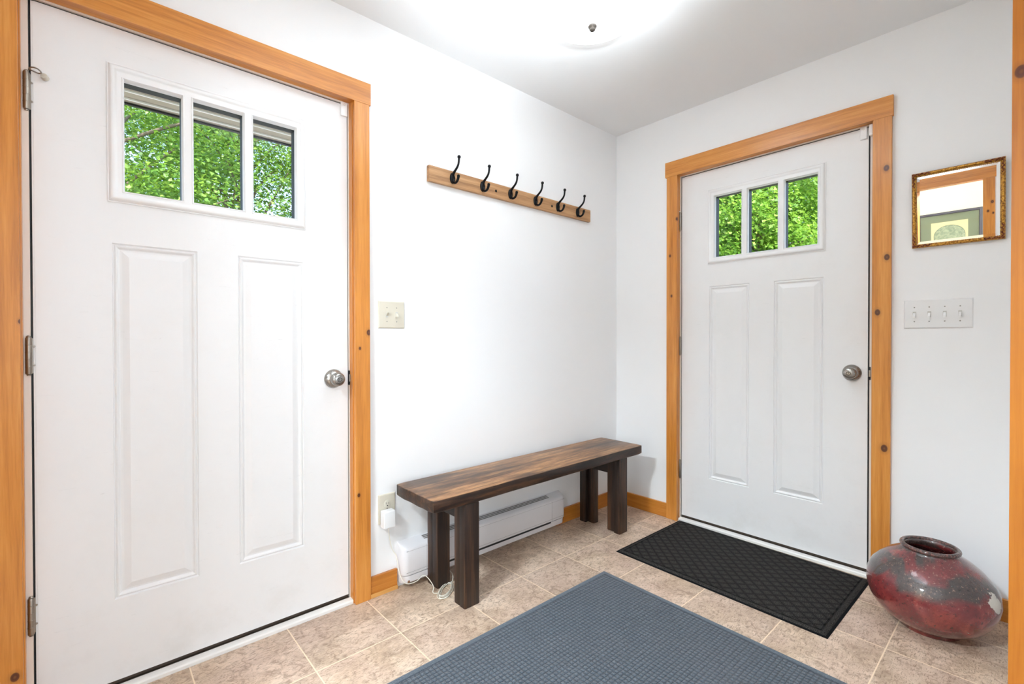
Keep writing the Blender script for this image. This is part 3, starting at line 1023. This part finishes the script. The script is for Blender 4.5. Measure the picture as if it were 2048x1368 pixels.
sensor((-1.8325, 0.032, 2.026), 0, 'tiny white contact sensor at the top corner of the large left door', False)
sensor((0.032, -1.338, 2.024), -PI / 2, 'tiny two-piece white contact sensor at the top corner of the far door', True)

# ------------------------------------------------------------------ bench
bench = tag(empty('bench', (-0.94, -0.2, 0)), 'long dark stained wooden bench with a worn top under the hook rail', 'bench')
mb = MB()
N = 40
X0, X1, Y0, Y1, Z0, Z1 = -1.648, -0.232, -0.349, -0.050, 0.421, 0.470
random.seed(3)
# rounded slab with slightly wavy, worn edges
def slab_ring(z, ins):
    pts = []
    for k in range(N + 1):
        t = k / N
        pts.append((X0 + ins + (X1 - X0 - 2 * ins) * t, Y0 + ins + 0.0012 * math.sin(t * 23 + 1) * (1 if 0 < k < N else 0)))
    for k in range(1, 8):
        pts.append((X1 - ins + 0.0014 * math.sin(k * 1.9), Y0 + ins + (Y1 - Y0 - 2 * ins) * k / 8))
    for k in range(N + 1):
        t = 1 - k / N
        pts.append((X0 + ins + (X1 - X0 - 2 * ins) * t, Y1 - ins))
    for k in range(1, 8):
        pts.append((X0 + ins + 0.0016 * math.sin(k * 2.3), Y1 - ins + (Y0 - Y1 + 2 * ins) * k / 8))
    # round the four corners in plan
    r = 0.016
    out = []
    for (x, y) in pts:
        cx = min(max(x, X0 + ins + r), X1 - ins - r)
        cy = min(max(y, Y0 + ins + r), Y1 - ins - r)
        dx, dy = x - cx, y - cy
        l = math.hypot(dx, dy)
        if l > r and abs(dx) > 1e-6 and abs(dy) > 1e-6:
            x, y = cx + dx * r / l, cy + dy * r / l
        out.append((x, y, z))
    return out


prev = None
rings = [(Z0, 0.006), (Z0 + 0.002, 0.002), (Z0 + 0.006, 0.0), (Z1 - 0.0045, 0.0), (Z1 - 0.0012, 0.0012), (Z1, 0.0045)]
for z, ins in rings:
    cur = [mb.bm.verts.new(p) for p in slab_ring(z, ins)]
    if prev:
        for i in range(len(cur)):
            j = (i + 1) % len(cur)
            mb.bm.faces.new((prev[i], prev[j], cur[j], cur[i]))
    else:
        mb.bm.faces.new(cur[::-1])
    prev = cur
mb.bm.faces.new(prev)
mb.build('seat', M_BENCH_TOP, bench, auto=math.radians(50))


def leg(parts):
    m_ = MB()
    for p in parts:
        m_.box(*p, 0.005, 2)
    m_.build('leg', M_BENCH_LEG, bench, auto=AUTO)


leg([(-1.500, -1.425, -0.345, -0.308, 0.0, 0.421), (-1.499, -1.427, -0.3085, -0.270, 0.0, 0.4205)])
leg([(-1.496, -1.430, -0.140, -0.098, 0.0, 0.421), (-1.496, -1.430, -0.0985, -0.058, 0.0, 0.4205)])
leg([(-0.438, -0.364, -0.335, -0.296, 0.0, 0.421), (-0.430, -0.392, -0.2965, -0.245, 0.003, 0.4205)])
leg([(-0.438, -0.380, -0.095, -0.050, 0.0, 0.421), (-0.415, -0.374, -0.140, -0.0945, 0.0, 0.4205)])
MB().box(-1.484, -1.446, -0.2705, -0.1395, 0.345, 0.4205, 0.002).build('cross_rail', M_BENCH_RAIL, bench)
MB().box(-0.424, -0.386, -0.2455, -0.1395, 0.325, 0.4205, 0.002).build('cross_rail', M_BENCH_RAIL, bench)

# ------------------------------------------------------------------ hook rail
hr = tag(empty('hook_rail', (-0.878, 0, 1.845)), 'weathered wooden rail with six black iron coat hooks above the bench', 'coat rack')
MB().box(-1.458, -0.298, -0.020, -0.0005, 1.808, 1.881, 0.003).build('board', M_RAIL, hr)


def coat_hook(x):
    h = MB()
    z = 1.846
    # oval back plate with a raised centre
    prev = None
    for s, d in ((1.0, 0.020), (1.0, 0.0225), (0.86, 0.0255), (0.5, 0.0275), (0.0, 0.028)):
        if s == 0:
            cur = [h.bm.verts.new((x, -d, z))]
            for k in range(28):
                h.bm.faces.new((prev[k], prev[(k + 1) % 28], cur[0]))
        else:
            cur = [h.bm.verts.new((x + 0.0150 * s * math.cos(a), -d, z + 0.026 * s * math.sin(a))) for a in (2 * PI * k / 28 for k in range(28))]
            if prev:
                for k in range(28):
                    k2 = (k + 1) % 28
                    h.bm.faces.new((prev[k], prev[k2], cur[k2], cur[k]))
        prev = cur
    ho = h.build('hook', M_IRON, hr, smooth=True)
    u = MB()
    u.tube([(x, -0.0235, z + 0.010), (x, -0.030, z + 0.022), (x, -0.046, z + 0.033), (x, -0.062, z + 0.045), (x, -0.071, z + 0.060), (x, -0.074, z + 0.082)],
           [0.0072, 0.0064, 0.0054, 0.0050, 0.0047, 0.0052], 12, 5)
    u.sphere((x, -0.0745, z + 0.086), 0.0082)
    u.build('upper_arm', M_IRON, ho, smooth=True)
    w = MB()
    w.tube([(x, -0.024, z - 0.006), (x, -0.030, z - 0.021), (x, -0.042, z - 0.027), (x, -0.056, z - 0.024), (x, -0.065, z - 0.014), (x, -0.069, z - 0.003)],
           [0.0065, 0.0060, 0.0056, 0.0056, 0.0060, 0.0070], 12, 5)
    w.sphere((x, -0.0695, z - 0.001), 0.0074)
    w.build('lower_arm', M_IRON, ho, smooth=True)


for x in (-1.330, -1.149, -0.963, -0.778, -0.597, -0.422):
    coat_hook(x)
for x in (-1.061, -0.645):
    MB().lathe([(0, 0.0230), (0.004, 0.0225), (0.0068, 0.020), (0.0068, 0.0195)], (x, 0, 1.8425), '-y', 18).build('screw_cap', M_IRON, hr, smooth=True)


# ------------------------------------------------------------------ switches and outlet
def toggle(parent, x, z, up, mt):
    tg = MB()
    tg.box(x - 0.0055, x + 0.0055, -0.0075, -0.005, z - 0.012, z + 0.012, 0.0008)
    o = tg.build('toggle_slot', M_TSLOT, parent, local=True)
    s = 1 if up else -1
    tg = MB()
    tg.prism([(-0.006, z - 0.008), (-0.006, z + 0.008), (-0.019, z + s * 0.011 + 0.0035), (-0.019, z + s * 0.011 - 0.0035)], 'x', x - 0.004, x + 0.004)
    tg.build('toggle', M_PLASTIC if mt is M_PLATEW else M_PLATE, parent, local=True)
    for dz in (0.030, -0.030):
        MB().lathe([(0, 0.0068), (0.0024, 0.0064), (0.0032, 0.0055), (0.0032, 0.004)], (x, 0, z + dz), '-y', 14).build('screw', M_SCREW, parent, local=True, smooth=True)


def plate(w, h, parent, mt):
    return MB().rings((-w / 2, -h / 2, w / 2, h / 2), [(0, 0), (0, -0.0015), (0.0015, -0.0042), (0.004, -0.0058), (0.007, -0.0062)], fn).build('cover_plate', mt, parent, local=True, auto=math.radians(25))


s2 = tag(empty('light_switch', (-1.638, 0, 1.192)), 'ivory two-toggle switch plate beside the large left door', 'light switch')
plate(0.124, 0.117, s2, M_PLATE)
for x in (-0.023, 0.023):
    toggle(s2, x, 0, x < 0, M_PLATE)
s4 = tag(empty('light_switch', (0, -1.5955, 1.189), -PI / 2), 'wide white four-toggle switch plate under the mirror', 'light switch')
plate(0.214, 0.120, s4, M_PLATEW)
for i, x in enumerate((-0.072, -0.0245, 0.0235, 0.0695)):
    toggle(s4, x, -0.001, False, M_PLATEW)

out = tag(empty('outlet', (-1.663, 0, 0.358)), 'ivory wall outlet beside the end of the bench', 'outlet')
plate(0.079, 0.126, out, M_PLATE)
for dz in (0.020, -0.020):
    r_ = MB()
    r_.lathe([(0, 0.0085), (0.0150, 0.0085), (0.0165, 0.0075), (0.0165, 0.005)], (0, 0, dz), '-y', 28)
    rc = r_.build('receptacle', M_PLATE, out, local=True, auto=AUTO)
    q_ = MB()
    q_.box(-0.0072, -0.0056, -0.0089, -0.0080, dz - 0.001, dz + 0.008).box(0.0056, 0.0072, -0.0089, -0.0080, dz - 0.001, dz + 0.007)
    q_.lathe([(0, 0.0089), (0.0027, 0.0089), (0.0027, 0.008)], (0, 0, dz - 0.0075), '-y', 14)
    q_.build('slots', M_SLOT, rc, local=True)
MB().lathe([(0, 0.0080), (0.0026, 0.0075), (0.0034, 0.006)], (0, 0, 0.0), '-y', 14).build('screw', M_SCREW, out, local=True, smooth=True)

ad = tag(empty('power_adapter', (-1.670, -0.009, 0.322)), 'small white plug-in adapter in the wall outlet with a thin cord', 'power adapter')
MB().box(-1.697, -1.644, -0.047, -0.0095, 0.286, 0.358, 0.006, 3).build('adapter_body', M_PLASTIC, ad, auto=AUTO)
c_ = MB()
c_.tube([(-1.668, -0.030, 0.288), (-1.665, -0.024, 0.262), (-1.655, -0.014, 0.222), (-1.645, -0.010, 0.185), (-1.633, -0.010, 0.160), (-1.6265, -0.016, 0.148),
         (-1.6255, -0.026, 0.120), (-1.6265, -0.040, 0.085), (-1.622, -0.0665, 0.052), (-1.600, -0.0740, 0.036), (-1.560, -0.0745, 0.034), (-1.520, -0.0740, 0.046),
         (-1.512, -0.130, 0.020), (-1.528, -0.156, 0.004), (-1.50, -0.175, 0.003)], 0.0017, 8, 5)
# coil lying on the floor between the legs
rr = random.Random(5)
pts = []
A = Vector((0.82, 0.57, 0))
Bv = Vector((-0.57, 0.82, 0))
cc = Vector((-1.478, -0.178, 0.0035))
for k in range(60):
    a = k / 60 * 2 * PI * 5
    w_ = 1 + 0.14 * math.sin(a * 0.37 + 1)
    p = cc + A * (0.060 * w_ * math.cos(a)) + Bv * (0.020 * w_ * math.sin(a)) + Bv * 0.006 * math.sin(a * 0.21 * 5)
    p.z = 0.003 + 0.018 * (0.5 + 0.5 * math.sin(a * 0.63)) * (k / 60)
    pts.append(tuple(p))
c_.tube(pts, 0.0017, 8, 3)
c_.tube([pts[-1], (-1.424, -0.150, 0.018), (-1.405, -0.120, 0.030), (-1.41, -0.080, 0.045), (-1.43, -0.069, 0.050)], 0.0017, 8, 5)
c_.build('cord', M_CORD, ad, smooth=True)

# ------------------------------------------------------------------ baseboard heater
ht = tag(empty('baseboard_heater', (-1.1, 0, 0.02)), 'white electric baseboard heater along the wall behind the bench', 'heater')
M_HEAT = paint('heater_enamel', srgb(226, 224, 226), 0.38, 120, 0.05, 0.25)


def rounded(z, dep, x0, x1, r):
    pts = [(x0, -0.0005, z), (x0, -(dep - r), z)]
    for k in range(1, 7):
        a = PI / 2 * k / 6
        pts.append((x0 + r - r * math.cos(a), -(dep - r) - r * math.sin(a), z))
    for k in range(0, 7):
        a = PI / 2 * k / 6
        pts.append((x1 - r + r * math.sin(a), -(dep - r) - r * math.cos(a), z))
    pts += [(x1, -(dep - r), z), (x1, -0.0005, z)]
    return pts


def heater_body(name, x0, x1, levels, m_, r=0.03):
    b_ = MB()
    prev = None
    for z, dep in levels:
        cur = [b_.bm.verts.new(p) for p in rounded(z, dep, x0, x1, min(r, dep * 0.6))]
        if prev:
            for i in range(len(cur)):
                j = (i + 1) % len(cur)
                b_.bm.faces.new((prev[i], prev[j], cur[j], cur[i]))
        else:
            b_.bm.faces.new(cur[::-1])
        prev = cur
    b_.bm.faces.new(prev)
    return b_.build(name, m_, ht, auto=math.radians(40))


hx0, hx1 = -1.617, -0.573
heater_body('heater_body', hx0, hx1, [(0.060, 0.052), (0.063, 0.060), (0.066, 0.0615), (0.172, 0.0615), (0.180, 0.058), (0.186, 0.050), (0.199, 0.010)], M_HEAT)
heater_body('base_skirt', hx0 + 0.006, hx1 - 0.006, [(0.024, 0.046), (0.030, 0.056), (0.0595, 0.0595)], M_HEAT)
MB().box(-1.490, -0.700, -0.0620, -0.052, 0.0555, 0.0640).build('intake_slot', M_SLOT, ht)
# sloping top outlet grille
g_ = MB()
for k in range(3):
    f0 = 0.014 + k * 0.009
    zf = lambda yy: 0.199 - (yy - 0.010) * (0.013 / 0.040)
    g_.face([(-1.500, -f0, zf(f0) + 0.0006), (-0.690, -f0, zf(f0) + 0.0006), (-0.690, -f0 - 0.0062, zf(f0 + 0.0062) + 0.0006), (-1.500, -f0 - 0.0062, zf(f0 + 0.0062) + 0.0006)])
g_.build('outlet_grille', plain('grey_fins', srgb(120, 118, 116), 0.5), ht)
sm = MB()
for x in (-1.500, -0.690):
    sm.box(x - 0.0006, x + 0.0006, -0.0619, -0.055, 0.064, 0.174)
sm.box(-1.600, -0.590, -0.0619, -0.055, 0.0745, 0.0755)
sm.box(-1.600, -0.590, -0.0619, -0.055, 0.1675, 0.1682)
sm.build('panel_seam', plain('seam_grey', srgb(150, 148, 148), 0.6), ht)
MB().lathe([(0, 0.001), (0.006, 0.0008), (0.0062, 0)], (-1.588, -0.0565, 0.034), '-y', 16).build('rust_spot', plain('rust_brown', srgb(150, 112, 84), 0.8), ht)

# ------------------------------------------------------------------ mats
RUG_W, RUG_D = 1.52, 1.215
rug = MB()
rug.rings((-RUG_W / 2, -RUG_D / 2, RUG_W / 2, RUG_D / 2), [(0, 0.0), (0, 0.003), (0.002, 0.006), (0.006, 0.0075)], lambda u, v, d: (u, v, d))
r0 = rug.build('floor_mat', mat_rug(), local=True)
r0.location = (-0.838 - RUG_W / 2, -0.527 - RUG_D / 2, 0.0)
r0.rotation_euler = (0, 0, math.radians(-0.9))
# keep the seen corner at its place after the small turn
cr = Matrix.Rotation(math.radians(-0.9), 3, 'Z') @ Vector((RUG_W / 2, RUG_D / 2, 0))
r0.location = (-0.835 - cr.x, -0.529 - cr.y, 0.0)
tag(r0, 'large slate-blue waffle carpet mat in the foreground', 'mat')
dm = MB()
dm.rings((-0.31, -0.465, 0.31, 0.465), [(0, 0.0), (0, 0.002), (0.004, 0.003), (0.010, 0.0035), (0.014, 0.007), (0.018, 0.008)], lambda u, v, d: (u, v, d))
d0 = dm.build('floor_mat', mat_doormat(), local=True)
d0.rotation_euler = (0, 0, math.radians(-0.9))
d0.location = (-0.3165, -0.9115, 0.0)
tag(d0, 'charcoal quilted doormat lying in front of the far door', 'mat')

# ------------------------------------------------------------------ red vase
vz = tag(empty('vase', (-0.262, -1.606, 0)), 'squat glazed red and charcoal ceramic vase on the floor right of the doormat', 'vase')
pr_ = [(0.0, 0.004), (0.082, 0.004), (0.088, 0.0), (0.092, 0.003), (0.094, 0.014), (0.102, 0.021), (0.132, 0.036), (0.160, 0.060), (0.180, 0.088), (0.190, 0.120), (0.1945, 0.149),
       (0.190, 0.180), (0.177, 0.211), (0.152, 0.240), (0.126, 0.262), (0.102, 0.278), (0.088, 0.287), (0.081, 0.294)]
vb = MB()
vb.lathe(pr_ + [(0.083, 0.299), (0.080, 0.306), (0.071, 0.300), (0.073, 0.282), (0.110, 0.255), (0.160, 0.205), (0.176, 0.158), (0.160, 0.110), (0.100, 0.050), (0.0, 0.030)], (0, 0, 0), 'z', 72)
rv = random.Random(8)
for v in vb.bm.verts:
    a = math.atan2(v.co.y, v.co.x)
    r = math.hypot(v.co.x, v.co.y)
    if r > 0.01:
        k = 1 + 0.008 * math.sin(2 * a + 1) + 0.004 * math.sin(5 * a + v.co.z * 20)
        v.co.x *= k
        v.co.y *= k
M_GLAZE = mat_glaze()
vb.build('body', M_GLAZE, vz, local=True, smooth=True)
vr = MB()
seg = 64
for k in range(seg):
    pass
prof = [(0.0815 + 0.0075 * math.cos(a), 0.303 + 0.008 * math.sin(a)) for a in (2 * PI * k / 12 for k in range(13))]
vr.lathe(prof, (0, 0, 0), 'z', 64)
bmesh.ops.remove_doubles(vr.bm, verts=vr.bm.verts, dist=1e-5)
mrim, nt, b = mat('dark_rim_glaze')
pp = nd(nt, 'ShaderNodeTexCoord').outputs['Object']
nn = noise(nt, pp, 120, 4, 0.75)
link(nt, ramp(nt, nn, [(0.36, srgb(24, 20, 20)[:3]), (0.5, srgb(72, 54, 50)[:3]), (0.66, srgb(150, 96, 84)[:3])]), b.inputs['Base Color'])
b.inputs['Roughness'].default_value = 0.3
b.inputs['Coat Weight'].default_value = 0.7
bump(nt, b, nn, 0.9, 0.004)
vr.build('rim', mrim, vz, local=True, smooth=True)

# ------------------------------------------------------------------ mirror
mz0, mz1, my0, my1 = 1.468, 1.777, -1.516, -1.790
tilt = math.radians(3.3)
mi = empty('mirror', (-0.004, (my0 + my1) / 2, mz0))
mi.rotation_euler = (-0, 0, 0)
# local frame: u along -y (image right), v up, tilted forward about the bottom edge; front faces -x
mi.rotation_euler = Matrix(((0, 1, 0), (-1, 0, 0), (0, 0, 1))).to_euler()
mi.matrix_basis = Matrix.Translation((-0.004, (my0 + my1) / 2, mz0)) @ Matrix.Rotation(-PI / 2, 4, 'Z') @ Matrix.Rotation(tilt, 4, 'X')
tag(mi, 'small rectangular gilt-framed mirror on the wall above the four-toggle switch', 'mirror')
mw, mh = (my0 - my1), (mz1 - mz0) / math.cos(tilt)
rect = (-mw / 2, 0, mw / 2, mh)
MB().rings(rect, [(0.0, 0), (0.0, -0.010), (0.002, -0.013), (0.005, -0.0165), (0.009, -0.0165), (0.012, -0.012), (0.0135, -0.0105), (0.0135, -0.004)], fn, cap=False).build('frame', M_GOLD, mi, local=True, auto=AUTO)
gl = MB()
gi = 0.0135
inner_r = (rect[0] + gi, rect[1] + gi, rect[2] - gi, rect[3] - gi)
gl.rings(inner_r, [(0.0, -0.0042), (0.0115, -0.0052)], fn, cap=False)
gl.grid_holes((inner_r[0] + .0115, inner_r[1] + .0115, inner_r[2] - .0115, inner_r[3] - .0115), [], fn, -0.0052)
gl.build('mirror_glass', M_MIRROR, mi, local=True)
MB().box(rect[0] + 0.002, rect[2] - 0.002, -0.004, -0.0005, 0.002, mh - 0.002).build('backing', M_SLOT, mi, local=True)
bd = MB()
nb = 44
for k in range(nb):
    u = inner_r[0] + (inner_r[2] - inner_r[0]) * (k + 0.5) / nb
    for v in (inner_r[1] - 0.0008, inner_r[3] + 0.0008):
        bd.sphere((u, -0.0105, v), 0.0021, (1.1, 1, 1), 6, 4)
nb = 50
for k in range(nb):
    v = inner_r[1] + (inner_r[3] - inner_r[1]) * (k + 0.5) / nb
    for u in (inner_r[0] - 0.0008, inner_r[2] + 0.0008):
        bd.sphere((u, -0.0105, v), 0.0021, (1, 1, 1.1), 6, 4)
bd.build('bead_border', M_GOLD, mi, local=True, smooth=True)
for sx, sz in ((0, 0), (1, 0), (1, 1), (0, 1)):
    co = MB()
    rr = random.Random(sx * 2 + sz)
    cx = rect[0] if sx == 0 else rect[2]
    cz = rect[1] if sz == 0 else rect[3]
    dx, dz = (1 if sx == 0 else -1), (1 if sz == 0 else -1)
    for k in range(16):
        t = 0.005 + k * 0.0034
        wob = 0.0022 * math.sin(k * 1.3)
        co.sphere((cx + dx * t, -0.0155, cz + dz * (0.0068 + wob)), 0.0036, (1, 1, 1), 8, 6)
        co.sphere((cx + dx * (0.0068 + wob), -0.0155, cz + dz * t), 0.0030, (1, 1, 1), 8, 6)
    co.sphere((cx + dx * 0.006, -0.016, cz + dz * 0.006), 0.005, (1, 0.8, 1), 10, 8)
    co.build('corner_ornament', M_ORN, mi, local=True, smooth=True)

# framed print in the next room (seen in the mirror)
pic = tag(empty('framed_print', (-4.40, -1.23, 1.60)), 'dark-framed print with sage mat, visible only in the gilt mirror', 'picture')
py0, py1, pz0, pz1 = -1.489, -0.970, 1.30, 1.950
fx = lambda u, v, d: (-4.40 + d, u, v)
MB().rings((py0, pz0, py1, pz1), [(0, 0), (0, 0.018), (0.004, 0.022), (0.020, 0.020), (0.026, 0.014), (0.026, 0.008)], fx, cap=False).build('frame', plain('charcoal_frame', srgb(62, 58, 62), 0.4), pic)
MB().box(-4.399, -4.394, py0 + 0.02, py1 - 0.02, pz0 + 0.02, pz1 - 0.02).build('mat_board', plain('sage_mat', srgb(122, 126, 98), 0.8), pic)
MB().box(-4.3945, -4.3925, -1.379, -1.084, 1.44, 1.845).build('print_paper', plain('cream_paper', srgb(214, 198, 150), 0.8), pic)
ar = MB()
a_pts = [(-1.355, 1.46)] + [(-1.2315 - 0.1235 * math.cos(PI * k / 24), 1.70 + 0.105 * math.sin(PI * k / 24)) for k in range(25)] + [(-1.108, 1.46)]
ar.prism([(-4.3926, 0), (-4.392, 0), (-4.392, 0.01), (-4.3926, 0.01)], 'y', 0, 0.001)
bmesh.ops.delete(ar.bm, geom=ar.bm.verts[:], context='VERTS')
vs = [ar.bm.verts.new((-4.3918, y, z)) for y, z in a_pts]
ar.bm.faces.new(vs)
ma, nt, b = mat('arched_engraving_ink')
p_ = pos(nt)
link(nt, ramp(nt, noise(nt, p_, 45, 5, 0.7), [(0.4, srgb(128, 138, 108)[:3]), (0.6, srgb(166, 170, 134)[:3])]), b.inputs['Base Color'])
ar.build('arched_engraving', ma, pic)
ol = MB()
ol.tube([(-4.391, y, z) for y, z in a_pts], 0.0022, 6)
ol.build('engraving_border', plain('ink_grey_green', srgb(128, 138, 112), 0.7), pic)
gp = plain('picture_glass_base', (1, 1, 1, 1))
MB().box(-4.3855, -4.3835, py0 + 0.025, py1 - 0.025, pz0 + 0.025, pz1 - 0.025).build('glass', M_GLASS, pic)

# ------------------------------------------------------------------ ceiling light
cl = tag(empty('ceiling_light', (-1.130, -0.695, ZC)), 'round frosted white bowl ceiling light, switched on', 'ceiling light')
m_em, nt, b = mat('lit_frosted_glass')
b.inputs['Base Color'].default_value = (0.95, 0.95, 0.95, 1)
b.inputs['Emission Color'].default_value = (0.87, 0.94, 1.0, 1)
b.inputs['Emission Strength'].default_value = 5.2
MB().lathe([(0.150, 0), (0.150, 0.012), (0.146, 0.016), (0, 0.016)], (-1.130, -0.695, ZC - 0.0005), '-z', 48).build('ceiling_pan', M_PLASTIC, cl, auto=AUTO)
bw = MB()
bp = [(0.205, 0.020), (0.2065, 0.024), (0.205, 0.028)]
for k in range(1, 13):
    a = PI / 2 * k / 12
    bp.append((0.205 * math.cos(a) ** 0.85 if k < 12 else 0.0, 0.028 + 0.078 * math.sin(a)))
bw.lathe(bp, (-1.130, -0.695, ZC), '-z', 64)
bw.build('glass_bowl', m_em, cl, smooth=True)
MB().lathe([(0, 0.102), (0.016, 0.104), (0.0175, 0.108), (0.0165, 0.113), (0.0115, 0.116), (0.0125, 0.121), (0.009, 0.126), (0, 0.128)], (-1.130, -0.695, ZC), '-z', 28).build('finial', plain('bronze_finial', srgb(74, 66, 58), 0.6, 0.2), cl, smooth=True)
# ------------------------------------------------------------------ outside
sf = MB()
zs = 2.285
sf.box(-4.6, 0.4, 0.145, 1.215, zs, zs + 0.02)
so = sf.build('porch_soffit', M_SOFFIT, origin=(-2, 0.6, zs))
tag(so, 'taupe panelled porch soffit outside the large left door', 'soffit', kind='structure')
rg = MB()
for y in (0.34, 0.50, 0.66, 0.82, 0.98, 1.052, 1.148):
    rg.box(-4.6, 0.4, y, y + 0.010, zs - 0.008, zs - 0.0002)
rg.build('groove_highlight', M_SOFFIT_HI, so)  # groove highlights made as pale strips
MB().box(-4.6, 0.4, 1.207, 1.225, zs - 0.010, zs - 0.0003).build('drip_edge', M_BLACK, so)
tag(MB().box(-8, 6, 0.15, 6.0, -0.69, -0.12).build('bounce_slab', plain('pale_bounce', srgb(205, 200, 190), 0.9), origin=(-1, 3, -0.12)), 'pale slab added outside the large door to bounce light', 'bounce_slab', kind='structure')  # unseen pale slab added to throw sunlight up onto the soffit
tag(MB().box(-60, 60, -60, 60, -0.9, -0.70).build('ground', M_GRASS, origin=(0, 0, -0.7)), 'grass ground outside the house', 'ground', kind='structure')
tag(MB().box(-6.5, 0.6, -6.0, 0.6, ZC + 0.22, ZC + 0.5).build('roof', M_SIDING, origin=(-2, -2, ZC)), 'flat roof slab over the entry', 'roof', kind='structure')


def leaf_mesh(centers, sizes, rng, nper, spread, flat=0.5):
    """many small lobed leaves as one mesh (numpy)"""
    shape = np.array([(0, 0), (0.32, 0.10), (0.50, 0.42), (0.24, 0.52), (0, 1.0), (-0.24, 0.52), (-0.50, 0.42), (-0.32, 0.10)], float)
    fold = np.array([0, 0.05, 0.16, 0.06, -0.06, 0.06, 0.16, 0.05])
    n = len(centers) * nper
    c = np.repeat(centers, nper, axis=0)
    off = rng.normal(size=(n, 3)) * np.array([1, 1, 0.55]) * np.repeat(spread, nper)[:, None]
    # clump leaves hang outside on the top of each tuft
    c = c + off
    nrm = rng.normal(size=(n, 3)) * flat
    nrm[:, 2] += 1.0
    nrm[:, 1] -= 0.35
    nrm /= np.linalg.norm(nrm, axis=1)[:, None]
    t = rng.normal(size=(n, 3))
    t -= nrm * (t * nrm).sum(1)[:, None]
    t /= np.linalg.norm(t, axis=1)[:, None]
    s = np.cross(nrm, t)
    sz = rng.uniform(0.75, 1.3, n) * sizes
    V = (c[:, None, :] + (s[:, None, :] * shape[None, :, 0, None] + t[:, None, :] * shape[None, :, 1, None] + nrm[:, None, :] * fold[None, :, None]) * sz[:, None, None])
    V = V.reshape(-1, 3)
    me = bpy.data.meshes.new('foliage')
    me.vertices.add(len(V))
    me.vertices.foreach_set('co', V.ravel())
    me.loops.add(n * 8)
    me.loops.foreach_set('vertex_index', np.arange(n * 8))
    me.polygons.add(n)
    me.polygons.foreach_set('loop_start', np.arange(0, n * 8, 8))
    me.polygons.foreach_set('loop_total', np.full(n, 8))
    me.update(calc_edges=True)
    return me


def tree(loc, h, crown, seed, m, label, nclump=95, nper=150, leafsize=0.11, group='trees outside the doors'):
    """crown = (rx, ry, rz, centre height)"""
    rng = np.random.default_rng(seed)
    t = tag(empty('tree', loc), label, 'tree', group)
    rx, ry, rz, ch = crown
    cl_ = []
    while len(cl_) < nclump:
        p = rng.uniform(-1, 1, 3)
        r = np.linalg.norm(p)
        if 0.30 < r < 1:
            cl_.append(p * np.array([rx, ry, rz]) + np.array([0, 0, ch]))
    cl_ = np.array(cl_)
    tb = MB()
    lean = rng.uniform(-0.25, 0.25, 2)
    trunk = [(0, 0, -0.1), (lean[0] * .3, lean[1] * .3, h * .3), (lean[0] * .7, lean[1] * .7, h * .6), (lean[0], lean[1], h)]
    tb.tube(trunk, [0.17, 0.13, 0.08, 0.02], 9, 4)
    for i in range(0, nclump, 3):
        e = cl_[i]
        zb = max(0.8, e[2] - rng.uniform(0.5, 1.6))
        zb = min(zb, h * 0.92)
        f = zb / h
        b0 = (lean[0] * f, lean[1] * f, zb)
        mid = ((b0[0] + e[0]) / 2 + rng.normal() * .1, (b0[1] + e[1]) / 2 + rng.normal() * .1, (zb + e[2]) / 2 + 0.15)
        tb.tube([b0, mid, tuple(e)], [0.045 * (1 - f * .5), 0.025, 0.008], 6, 3)
    tb.build('trunk', M_BARK, t, local=True, smooth=True)
    me = leaf_mesh(cl_, leafsize, rng, nper, rng.uniform(0.22, 0.42, nclump))
    fo = bpy.data.objects.new('foliage', me)
    me.materials.append(m)
    COL.objects.link(fo)
    fo.parent = t
    return t


G = -0.70
# seen through the near door (looking along +y)
tree((-2.3, 7.4, G), 6.0, (1.7, 1.5, 2.5, 4.5), 1, M_LEAF, 'leafy green maple nearest the porch, seen in the left pane', 90, 260, 0.062)
tree((-0.2, 9.6, G), 7.0, (1.7, 1.6, 2.8, 5.0), 2, M_LEAF, 'leafy green tree seen in the middle pane of the large door', 120, 260, 0.065)
tree((1.6, 8.2, G), 6.5, (1.3, 1.5, 2.6, 4.6), 3, M_LEAF3, 'darker green tree seen in the right pane of the large door', 110, 260, 0.058)
tree((-1.2, 12.8, G), 9.0, (2.4, 1.6, 3.6, 5.4), 4, M_LEAF3, 'tall tree standing behind the others beyond the large door', 80, 200, 0.09)
tree((3.2, 13.0, G), 9.0, (2.2, 1.6, 3.4, 5.6), 9, M_LEAF, 'tall tree at the right beyond the large door', 70, 200, 0.09)
# seen through the far door (looking along +x)
tree((8.2, 2.2, G), 6.5, (1.5, 1.5, 2.7, 4.3), 5, M_LEAF2, 'bright yellow-green maple seen in the right pane of the far door', 130, 360, 0.070)
tree((9.6, 4.2, G), 7.0, (1.5, 1.7, 2.8, 4.7), 6, M_LEAF2, 'bright green maple filling the middle pane of the far door', 130, 360, 0.070)
tree((10.6, 6.6, G), 7.0, (1.6, 1.9, 2.8, 4.8), 7, M_LEAF, 'mid green tree seen in the left pane of the far door', 120, 360, 0.070)
tree((13.6, 3.4, G), 9.0, (1.8, 2.8, 3.9, 5.2), 8, M_LEAF3, 'dark tree standing behind the maples beyond the far door', 120, 200, 0.12)
tree((14.0, 7.4, G), 9.0, (1.8, 2.8, 3.9, 5.2), 10, M_LEAF3, 'dark tree farthest left behind the maples beyond the far door', 120, 200, 0.12)
